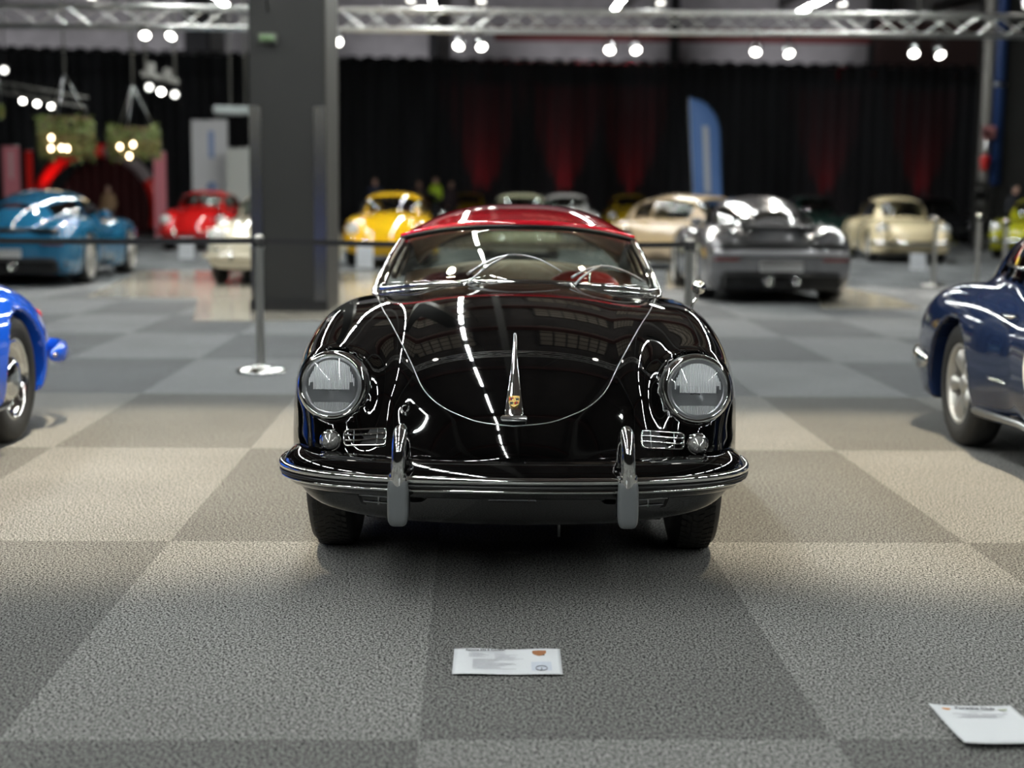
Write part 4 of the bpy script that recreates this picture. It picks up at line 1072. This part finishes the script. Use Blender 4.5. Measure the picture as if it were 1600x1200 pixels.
MB().box((0, 0, 0), (.84, .3, .17), bev=.03).build('lamp_housing', mat('pale_housing', (.16, .18, .18), .5), bl)
for x in (-.1, .2): MB().tube([(x, 0, .08), (x, 0, 6.5)], .02, 6).build('hanging_wire', M['dull'], bl)
leafm = [mat('leaf_green', (.10, .13, .025), .6), mat('leaf_olive', (.16, .13, .035), .6)]
rattan = mat('basket_cane', (.12, .075, .03), .7)
def basket(px, py, depth, w, h_, label):
    X = (px-800)*depth/2300; z = EYE-(py-301)*depth/2319
    root = thing('hanging_basket', label, 'hanging basket', (X, depth, z), 0, 'leafy lamp baskets'); R = w/2
    mb = MB()
    for zz in (-h_/2, 0, h_/2): mb.tube([(R*.92*math.cos(a), R*.92*math.sin(a), zz) for a in [2*PI*i/20 for i in range(21)]], .014, 6, cap=False)
    for i in range(14):
        a = 2*PI*i/14; mb.tube([(R*.92*math.cos(a), R*.92*math.sin(a), -h_/2), (R*.92*math.cos(a), R*.92*math.sin(a), h_/2)], .010, 6)
    mb.build('cane_frame', rattan, root)
    for m_, cnt in ((leafm[0], 520), (leafm[1], 420)):
        mb = MB()
        for i in range(cnt):
            a = rnd.uniform(0, 2*PI); zz = rnd.uniform(-.5, .5)*h_*(1.05 if i % 5 else 1.35); r = R*rnd.uniform(.88, 1.05)
            if m_ is leafm[1]: zz = -abs(zz)*.9+.1*h_
            c = Vector((r*math.cos(a), r*math.sin(a), zz)); t = Vector((rnd.uniform(-1, 1), rnd.uniform(-1, 1), rnd.uniform(-1, 1))).normalized(); u = t.orthogonal().normalized(); l = rnd.uniform(.04, .08)
            mb.add([c-t*l, c+u*l*.4, c+t*l, c-u*l*.4], [(0, 1, 2, 3)])
        mb.build('foliage', m_, root, False)
    for i in range(3):
        a = 2*PI*i/3+.5; MB().tube([(R*.9*math.cos(a), R*.9*math.sin(a), h_/2), (0, 0, h_/2+.75)], .008, 6).build('hanging_wire', M['satin'], root)
    MB().tube([(0, 0, h_/2+.75), (0, 0, 9.4-z)], .02, 6).build('hanging_cable', M['dull'], root)
    return root
bulbs = {0: ((-.11, -.03), (-.12, -.21), (.06, -.20), (.16, -.21)), 1: ((-.13, -.08), (.10, -.04), (.03, -.24))}
for k, (px, py, w, h_, ds) in enumerate(((103, 221, .94, .66, 'larger leafy green basket with glowing bulbs hanging above the red arch, left one'), (208, 229, .84, .50, 'smaller leafy green basket with glowing bulbs hanging above the red arch, right one'))):
    b_ = basket(px, py, 26, w, h_, ds)
    for (dx, dz) in bulbs[k]:
        MB().ball((dx, -w*.52, dz), .036, 8, (1, 1, 1.3)).build('glowing_bulb', M['bulb_warm'], b_)
gb = basket(-2, 182, 26, .12, .14, 'tip of a third leafy green basket just showing at the left frame edge')
# ---- red arch with banners
ar = thing('red_arch', 'glossy red inflatable arch at the far left with a dark red opening', 'arch', (-11.9, 42, 0))
redm = mat('arch_red', (.80, .02, .015), .35, coat=.6); greym = mat('arch_grey', (.30, .25, .26), .5)
def archp(a, R=1.70): return Vector((R*math.cos(a), 0, .69+R*math.sin(a)))
MB().tube([archp(PI+.28-(PI*.55+.28)*i/24) for i in range(25)], .20, 12).build('arch_tube', redm, ar)
MB().tube([archp(PI*.45-PI*.45*i/16) for i in range(17)], .18, 12).build('arch_tube_grey', greym, ar)
MB().tube([archp(PI*.17-(PI*.17+.28)*i/10, 1.72) for i in range(11)], .20, 12).build('arch_foot', redm, ar)
mb = MB().grid(lambda u, v: Vector((-1.6+3.2*u, 1.6+.05*math.sin(u*70), v*(.60+1.65*math.sqrt(max(1-(2*u-1)**2, 0)))+.01)), 60, 8)
mb.build('dark_backdrop', mat('dark_red_drape', (.05, .004, .005), .8), ar, True, solid=.01)
def banner(px0, px1, y0, y1, depth, col, label, name='roll_up_banner', logo=None, lean=0.):
    X0, X1 = (px0-800)*depth/2300, (px1-800)*depth/2300; zt = EYE-(y0-301)*depth/2319
    root = thing(name, label, 'banner', ((X0+X1)/2, depth, 0), 0); w = X1-X0
    MB().box((lean/2, 0, .04+zt/2), (w, .025, zt-.06)).build('banner_print', col, root, False)
    MB().box((0, 0, .05), (w+.04, .18, .10), bev=.02).build('banner_base', M['satin'], root)
    MB().tube([(-w/2, 0, zt+.01), (w/2, 0, zt+.01)], .018, 8).build('top_rail', M['satin'], root)
    if logo:
        MB().box((logo[0]*w, -.018, zt*.80), (w*.16, .006, .7)).build('banner_lettering', logo[1], root, False)
        MB().lathe([(w*.16, .003), (w*.16, -.003), (.001, -.003)], (logo[0]*w, -.02, zt*.44), 'Y', 20).build('banner_emblem', logo[1], root)
pink = mat('banner_pink', (.62, .20, .24), .6); bwhite = mat('banner_white', (.62, .62, .64), .6); bgrey = mat('banner_light_grey', (.52, .53, .50), .6); bblue = mat('banner_blue_print', (.25, .33, .55), .5)
banner(3, 29, 236, 300, 38, pink, 'pink and white banner at the left frame edge beside the arch', logo=(0, mat('banner_pale', (.65, .5, .52), .6)))
banner(39, 49, 243, 300, 40, redm, 'very narrow red banner left of the arch')
banner(238, 257, 243, 330, 38, pink, 'pink banner standing at the right foot of the arch')
banner(298, 354, 193, 300, 38.5, bwhite, 'tall white banner with pale blue emblem left of the pillar', logo=(.05, bblue))
banner(352, 399, 236, 300, 38, bgrey, 'shorter light grey banner between the tall white one and the pillar')
# ---- blue feather flag
ff = thing('feather_flag', 'tall blue feather flag with a white vertical print in front of the curtain', 'flag', (5.05, 39.5, 0))
fo = [(0, .15), (0, 3.2)]
fblue = mat('flag_blue', (.10, .21, .50), .6)
def flag_f(u, v):
    z = 1.0+2.85*v; w = .75+.06*v if z < 2.9 else .79*math.sqrt(max(1-((z-2.9)/.95)**2, 0))
    lean = -.20*v; return Vector((-.30+.10+lean+w*u, .03*math.sin(u*5+v*3), z))
MB().grid(flag_f, 10, 40).build('flag_cloth', fblue, ff, True, solid=.008)
MB().tube([flag_f(0, i/20)+Vector((-.015, 0, 0)) for i in range(21)]+[flag_f(.5, 1)], .014, 6).tube([(-.2, 0, .05), (-.215, 0, 1.0)], .016, 6).build('flag_pole', M['satin'], ff)
MB().tube([(-.4, 0, .03), (.2, 0, .03)], .03, 6).tube([(-.1, -.3, .03), (-.1, .3, .03)], .03, 6).build('flag_foot', M['black'], ff)
MB().grid(lambda u, v: flag_f(.40+.20*u, .12+.62*v)+Vector((0, -.012, 0)), 4, 20).build('flag_lettering', mat('flag_print', (.50, .52, .56), .6), ff, True, solid=.003)
MB().box(flag_f(.52, .055)+Vector((0, -.014, 0)), (.13, .008, .11)).build('flag_emblem', mat('flag_dark_print', (.02, .03, .22), .5), ff, False)
# ---- red uplights at the foot of the curtain
for i, (px, pw, ds) in enumerate(((752, 1., 'left of the red hardtop top'), (880, 1.1, 'behind the right half of the hardtop'), (985, .9, 'behind the golden coupe'), (1290, .55, 'behind the dark green coupe'), (1440, .75, 'behind the black coupe on the right'), (145, 1.0, 'inside the red arch'), (62, 1.2, 'added to brighten the left leg of the red arch'))):  # the last one is an added lamp that brightens the arch's left leg
    Yd = 51.55 if px > 200 else 42.5 if px > 100 else 41.4; X = (px-800)*Yd/2300
    u = thing('uplight', 'small red floor uplight, '+ds, 'uplight', (X, Yd-.2, 0), 0, 'red uplights')
    MB().lathe([(.12, 0), (.13, .08), (.10, .16), (.08, .16), (.07, .1), (.001, .1)], n=16).build('uplight_body', M['black'], u)
    MB().lathe([(.07, .115), (.001, .12)], n=16).build('uplight_lens', mat('uplight_lens', (1, .1, .1), .3, emit=(1, .02, .03), es=8), u)
    ld = bpy.data.lights.new('uplight', 'SPOT'); ld.energy = 200*pw; ld.color = (1, .01, .03); ld.spot_size = math.radians(42); ld.spot_blend = 1; ld.shadow_soft_size = .05
    lo = bpy.data.objects.new('uplight_beam', ld); COL.objects.link(lo); lo.parent = u; lo.location = (0, 0, .18); lo.rotation_euler = (PI-.16, 0, 0)

# ---- barrier posts and belts
def post(x, y, label, h_=.99, r=.029, wood=False, group='chrome barrier posts'):
    root = thing('barrier_post', label, 'barrier post', (x, y, 0), 0, group); m_ = M['brushed']
    MB().lathe([(.001, .0), (.178, .0), (.180, .012), (.165, .024), (.09, .036), (.045, .046), (.034, .06)], n=40).build('post_base', M['chrome'] if not wood else m_, root)
    MB().lathe([(r, .04), (r, h_-.11), (r+.006, h_-.105), (r+.006, h_-.02), (r*.7, h_), (.001, h_)], n=24).build('post_tube', m_, root)
    MB().box((0, 0, h_-.055), (.075, .075, .075), bev=.01).build('belt_cassette', M['black'], root)
    return root
pL, pR, pLL = Vector((-1.815, 10.46, 0)), Vector((1.26, 10.46, 0)), Vector((-5.0, 10.6, 0))
post(pL.x, pL.y, 'chrome belt barrier post standing left of the roadster in front of the dark pillar')
post(pR.x, pR.y, 'chrome belt barrier post behind the right wing of the roadster')
post(pLL.x, pLL.y, 'belt barrier post behind the blue coupe beyond the left frame edge')
def belt(a, b, label, z=.945):
    d = (b-a); n = 20; L = d.length; d.normalize(); a = a+d*.04; b = b-d*.04
    pts = [a.lerp(b, i/n)+Vector((0, 0, z-.02*math.sin(PI*i/n))) for i in range(n+1)]
    mb = MB(); sd = Vector((d.y, -d.x, 0))*.0015; vs = []
    for p in pts: vs += [p+sd+Vector((0, 0, -.02)), p+sd+Vector((0, 0, .02)), p-sd+Vector((0, 0, .02)), p-sd+Vector((0, 0, -.02))]
    fs = [(i*4+j, i*4+(j+1) % 4, (i+1)*4+(j+1) % 4, (i+1)*4+j) for i in range(n) for j in range(4)]
    tag(mb.add(vs, fs).build('barrier_belt', M['black'], None, False), label, 'barrier belt', 'black barrier belts')
belt(pLL, pL, 'black barrier belt left of the chrome post, crossing in front of the teal car')
belt(pL, pR, 'black barrier belt stretched behind the roadster between the two chrome posts')
for (px, py, ds, hh) in ((1457, 442, 'slim barrier post right of the cream coupe', 1.0), (1524, 446, 'slim brownish barrier post left of the lime green coupe', 1.05), (1566, 452, 'slim brownish barrier post nearest the navy fastback roof', 1.0)):
    v = floor_at(px, py); post(v.x, v.y, ds, hh, .03, True, 'far barrier posts')
# ---- info boards in front of far cars
def board(px, py, hpx, wpx, label):
    v = floor_at(px, py); dep = v.y+.17; w = wpx*dep/2300; h_ = hpx*dep/2319
    root = thing('info_board', label, 'info board', (v.x, v.y, 0), 0, 'white info boards')
    o = MB().box((0, .04, h_/2+.02), (w, .008, h_), rx=-.2).build('board_sheet', M['white'], root, False)
    mb = MB()
    for i in range(5): mb.box((0, .045-.0075*0-.012+(.2*(h_*.75-i*h_*.13-h_/2)), h_*.80-i*h_*.13), (w*.7, .003, h_*.02))
    mb.build('board_print', mat('faint_print', (.35, .35, .38), .6), root, False)
    MB().tube([(0, .06, h_*.8), (0, .16, 0.01)], .008, 6).build('board_stand', M['black'], root)
board(289, 411, 34, 24, 'white info board on the floor before the red coupe')
board(568, 423, 34, 26, 'white info board on the floor before the yellow coupe')
board(1433, 418, 26, 24, 'white info board on the floor before the cream fastback')

# ---- visitors
def person(px, depth, hgt, cloth, label, trousers=None, hair=(.03, .02, .015), turn=0., vest=None, lean=0.):
    X = (px-800)*depth/2300; k = hgt/1.75
    root = thing('person', label, 'person', (X, depth, 0), turn)
    def up(X, Y, Z):
        ax = np.abs(X)
        f = sell(X, Y, Z, (0, 0, 1.22*k), (.19*k, .115*k, .30*k), 2.6)
        f = smin(f, capsule(ax, Y, Z, (.17*k, 0, 1.40*k), (.235*k, .02, 1.12*k), .052*k), .05)
        f = smin(f, capsule(ax, Y, Z, (.235*k, .02, 1.12*k), (.20*k, -.12, .92*k), .042*k), .03)
        f = smin(f, sell(X, Y, Z, (0, 0, .97*k), (.165*k, .115*k, .14*k), 2.4), .05); return f
    def legs(X, Y, Z):
        ax = np.abs(X); f = capsule(ax, Y, Z, (.095*k, 0, .92*k), (.10*k, -.01, .50*k), .080*k)
        return smin(f, smin(capsule(ax, Y, Z, (.10*k, -.01, .50*k), (.11*k, .02, .09), .056*k), sell(ax, Y, Z, (.11*k, -.05, .045), (.045, .13, .045), 2.5), .03), .04)
    def head(X, Y, Z):
        f = sell(X, Y, Z, (0, 0, 1.63*k), (.078*k, .098*k, .115*k), 2.2); f = smin(f, capsule(X, Y, Z, (0, 0, 1.42*k), (0, 0, 1.56*k), .052*k), .03)
        f = smin(f, sell(X, Y, Z, (0, -.10*k, 1.615*k), (.014*k, .022*k, .026*k), 2), .015); return smin(f, sell(np.abs(X), Y, Z, (.080*k, 0, 1.625*k), (.012, .02, .032), 2), .008)
    def hands(X, Y, Z): return sell(np.abs(X), Y, Z, (.195*k, -.145, .87*k), (.022, .045, .055), 2.2)
    B = 1.85*k
    def part(nm, F, m_, lo, hi, h_=.035):
        p_, q_, n_ = polygonise(F, lo, hi, h_); sub_mesh(nm, p_, q_, n_, np.ones(len(q_), bool), m_, root)
    part('body', head, M['skin'], (-.2, -.25, 1.3*k), (.2, .25, B), .022); part('hand', hands, M['skin'], (-.4, -.3, .75*k), (.4, 0, 1.0*k), .02)
    part('jacket', up, cloth, (-.4, -.3, .75*k), (.4, .3, 1.6*k)); part('trousers', legs, trousers or M['dark_cloth'], (-.3, -.3, -.02), (.3, .3, 1.05*k))
    part('hair', lambda X, Y, Z: smax(sell(X, Y, Z, (0, .012, 1.65*k), (.088*k, .105*k, .118*k), 2.2), -(sell(X, Y, Z, (0, -.12*k, 1.59*k), (.10*k, .10*k, .12*k), 2.4)), .01), mat('hair', hair, .6), (-.2, -.25, 1.4*k), (.2, .25, B+.05), .022)
    if vest:
        part('safety_vest', lambda X, Y, Z: sell(X, Y, Z, (0, 0, 1.24*k), (.205*k, .132*k, .29*k), 2.8), vest, (-.4, -.3, .8*k), (.4, .3, 1.6*k))
hiv = mat('hi_vis_yellow', (.50, .72, .02), .6, emit=None)
person(678, 44.5, 1.76, M['dark_cloth'], 'person in a yellow high-visibility vest standing far back beside the curtain', vest=hiv)
person(583, 43.5, 1.70, mat('navy_jacket', (.03, .035, .07), .7), 'person in a navy jacket standing behind the yellow coupe')
person(652, 46, 1.66, mat('brown_jacket', (.12, .07, .06), .7), 'person in brown standing left of the high-visibility vest')
person(702, 46.5, 1.66, mat('plum_jacket', (.05, .03, .035), .7), 'person in dark clothes standing right of the high-visibility vest', turn=.5)
person(1584, 35.7, 1.60, M['dark_cloth'], 'person in black standing behind the lime green coupe at the right edge', hair=(.02, .02, .02), turn=.4)
person(166, 40.6, 1.40, mat('tan_jacket', (.35, .22, .12), .7), 'person in a tan jacket standing in front of the red arch')

# ---- the two sheets on the carpet
def text(s_, size, loc, parent, m_, name='title_text', ax='LEFT'):
    cu = bpy.data.curves.new(name, 'FONT'); cu.body = s_; cu.size = size; cu.align_x = ax; cu.extrude = .0002; cu.offset = .0004; cu.materials.append(m_)
    o = bpy.data.objects.new(name, cu); COL.objects.link(o)
    bpy.context.view_layer.update(); dg = bpy.context.evaluated_depsgraph_get(); me = bpy.data.meshes.new_from_object(o.evaluated_get(dg)); bpy.data.objects.remove(o)
    if not me.materials: me.materials.append(m_)
    o = bpy.data.objects.new(name, me); COL.objects.link(o); o.parent = parent; o.location = loc; return o
def sheet(name, label, c4, curl):
    """c4: far left, far right, near right, near left, on the floor"""
    o_ = (c4[0]+c4[1]+c4[2]+c4[3])/4; ex = ((c4[1]-c4[0])+(c4[2]-c4[3])).normalized(); ang = math.atan2(ex.y, ex.x)
    root = thing(name, label, 'paper sheet', (o_.x, o_.y, .004), ang)
    w = ((c4[1]-c4[0]).length+(c4[2]-c4[3]).length)/2; h_ = ((c4[0]-c4[3]).length+(c4[1]-c4[2]).length)/2
    f = lambda u, v: Vector(((u-.5)*w, (v-.5)*h_, .0015+curl(u, v)))
    MB().grid(f, 24, 16).build('paper', M['white'], root, True, solid=.0006)
    return root, w, h_, f
c4 = [floor_at(*p) for p in ((713, 1020), (880, 1019), (882, 1057), (711, 1057))]
r1, w, h_, f1 = sheet('info_sheet', 'white landscape info sheet lying on the carpet in front of the roadster', c4, lambda u, v: .0018*(1+math.sin(u*9))*(.5+.5*v)+.003*v*v)
def on1(f, u, v, up=.0012): return f(u, v)+Vector((0, 0, up))
def bars(root, f, rows, nm, m_):
    mb = MB()
    for (u0, u1, v, t) in rows:
        n = 8; vs = []
        for i in range(n+1):
            u = u0+(u1-u0)*i/n; vs += [on1(f, u, v-t/2), on1(f, u, v+t/2)]
        mb.add(vs, [(i*2, i*2+2, i*2+3, i*2+1) for i in range(n)])
    return mb.build(nm, m_, root, False)
t_ = text('Porsche 356 B Roadster', .0205, on1(f1, .11, .86, .004), r1, M['ink']); t_.scale = (.56, 1, 1)
greyp = mat('grey_print', (.38, .38, .42), .6)
rows = [(.14, .27+.03*(i % 3), .80-.035*i, .012) for i in range(5)]+[(.38, .38+w_, .80-.04*i, .012) for i, w_ in enumerate((.10, .22, .14, .21, .19, .27, .18))]+[(.18, .18+w_, .56-.045*i, .016) for i, w_ in enumerate((.22, .24, .20, .38, .40, .30, .24, .26, .40))]
bars(r1, f1, rows, 'printed_lines', greyp)
def shieldp(root, f, u, v, su, sv, m_, nm):
    pts = [(-1, 1), (0, 1.15), (1, 1), (1, .1), (.7, -.5), (0, -1), (-.7, -.5), (-1, .1)]
    mb = MB().add([on1(f, u+a*su, v+b*sv, .0016) for a, b in pts], [tuple(range(8))[::-1]]); return mb.build(nm, m_, root, False)
brown = mat('crest_brown', (.32, .13, .05), .5)
s1 = shieldp(r1, f1, .80, .80, .065, .10, brown, 'printed_crest')
bars(r1, f1, [(.742, .795, .84, .05), (.81, .85, .74, .05)], 'crest_dark_fields', M['ink']); bars(r1, f1, [(.78, .82, .79, .05)], 'crest_centre_field', M['gold'])
bars(r1, f1, [(.72, .905, .30, .34)], 'printed_photo', mat('photo_blue_grey', (.48, .52, .60), .5)); bars(r1, f1, [(.725, .90, .44, .015), (.725, .90, .28, .012), (.76, .86, .42, .02)], 'photo_details', greyp)
MB().tube([on1(f1, .812+.052*math.cos(a), .20+.09*math.sin(a), .003) for a in [2*PI*i/32 for i in range(33)]], .0008, 6, cap=False).tube([on1(f1, .812, .22, .003), on1(f1, .812, .12, .003)], .0010, 6).build('printed_steering_wheel', M['ink'], r1)
c4 = [floor_at(*p) for p in ((1455, 1099), (1583, 1101), (1655, 1163), (1512, 1166))]
def sheet2():
    o_ = (c4[0]+c4[1]+c4[2]+c4[3])/4; root = thing('club_sheet', 'white portrait club sheet lying on the carpet at the lower right corner', 'paper sheet', (o_.x, o_.y, .004), 0)
    q4 = [c-o_ for c in c4]
    f = lambda u, v: (q4[3].lerp(q4[2], u)).lerp(q4[0].lerp(q4[1], u), v)+Vector((0, 0, .002+.010*(1-v)**3+.004*abs(2*u-1)**3))
    MB().grid(f, 16, 20).build('paper', M['white'], root, True, solid=.0006); return root, f
r2, f2 = sheet2()
ang2 = math.atan2((c4[1]-c4[0]).y, (c4[1]-c4[0]).x)
t_ = text('Porsche Club', .0215, on1(f2, .52, .885, .003), r2, M['ink'], 'title_text', 'CENTER'); t_.rotation_euler = (0, 0, ang2); t_.scale = (.85, 1.1, 1)
bars(r2, f2, [(.42, .58, .83, .010), (.20, .50, .775, .018), (.55, .85, .775, .018), (.28, .70, .735, .008), (.28, .70, .715, .008), (.22, .78, .69, .010), (.30, .75, .06, .008)], 'printed_lines', greyp)
shieldp(r2, f2, .17, .88, .05, .028, mat('crest_orange', (.55, .22, .06), .5), 'printed_crest'); shieldp(r2, f2, .85, .88, .055, .028, mat('crest_grey_green', (.35, .38, .30), .5), 'printed_emblem')
bars(r2, f2, [(.80, .90, .89, .014)], 'emblem_yellow_band', mat('emblem_yellow', (.6, .5, .15), .5))
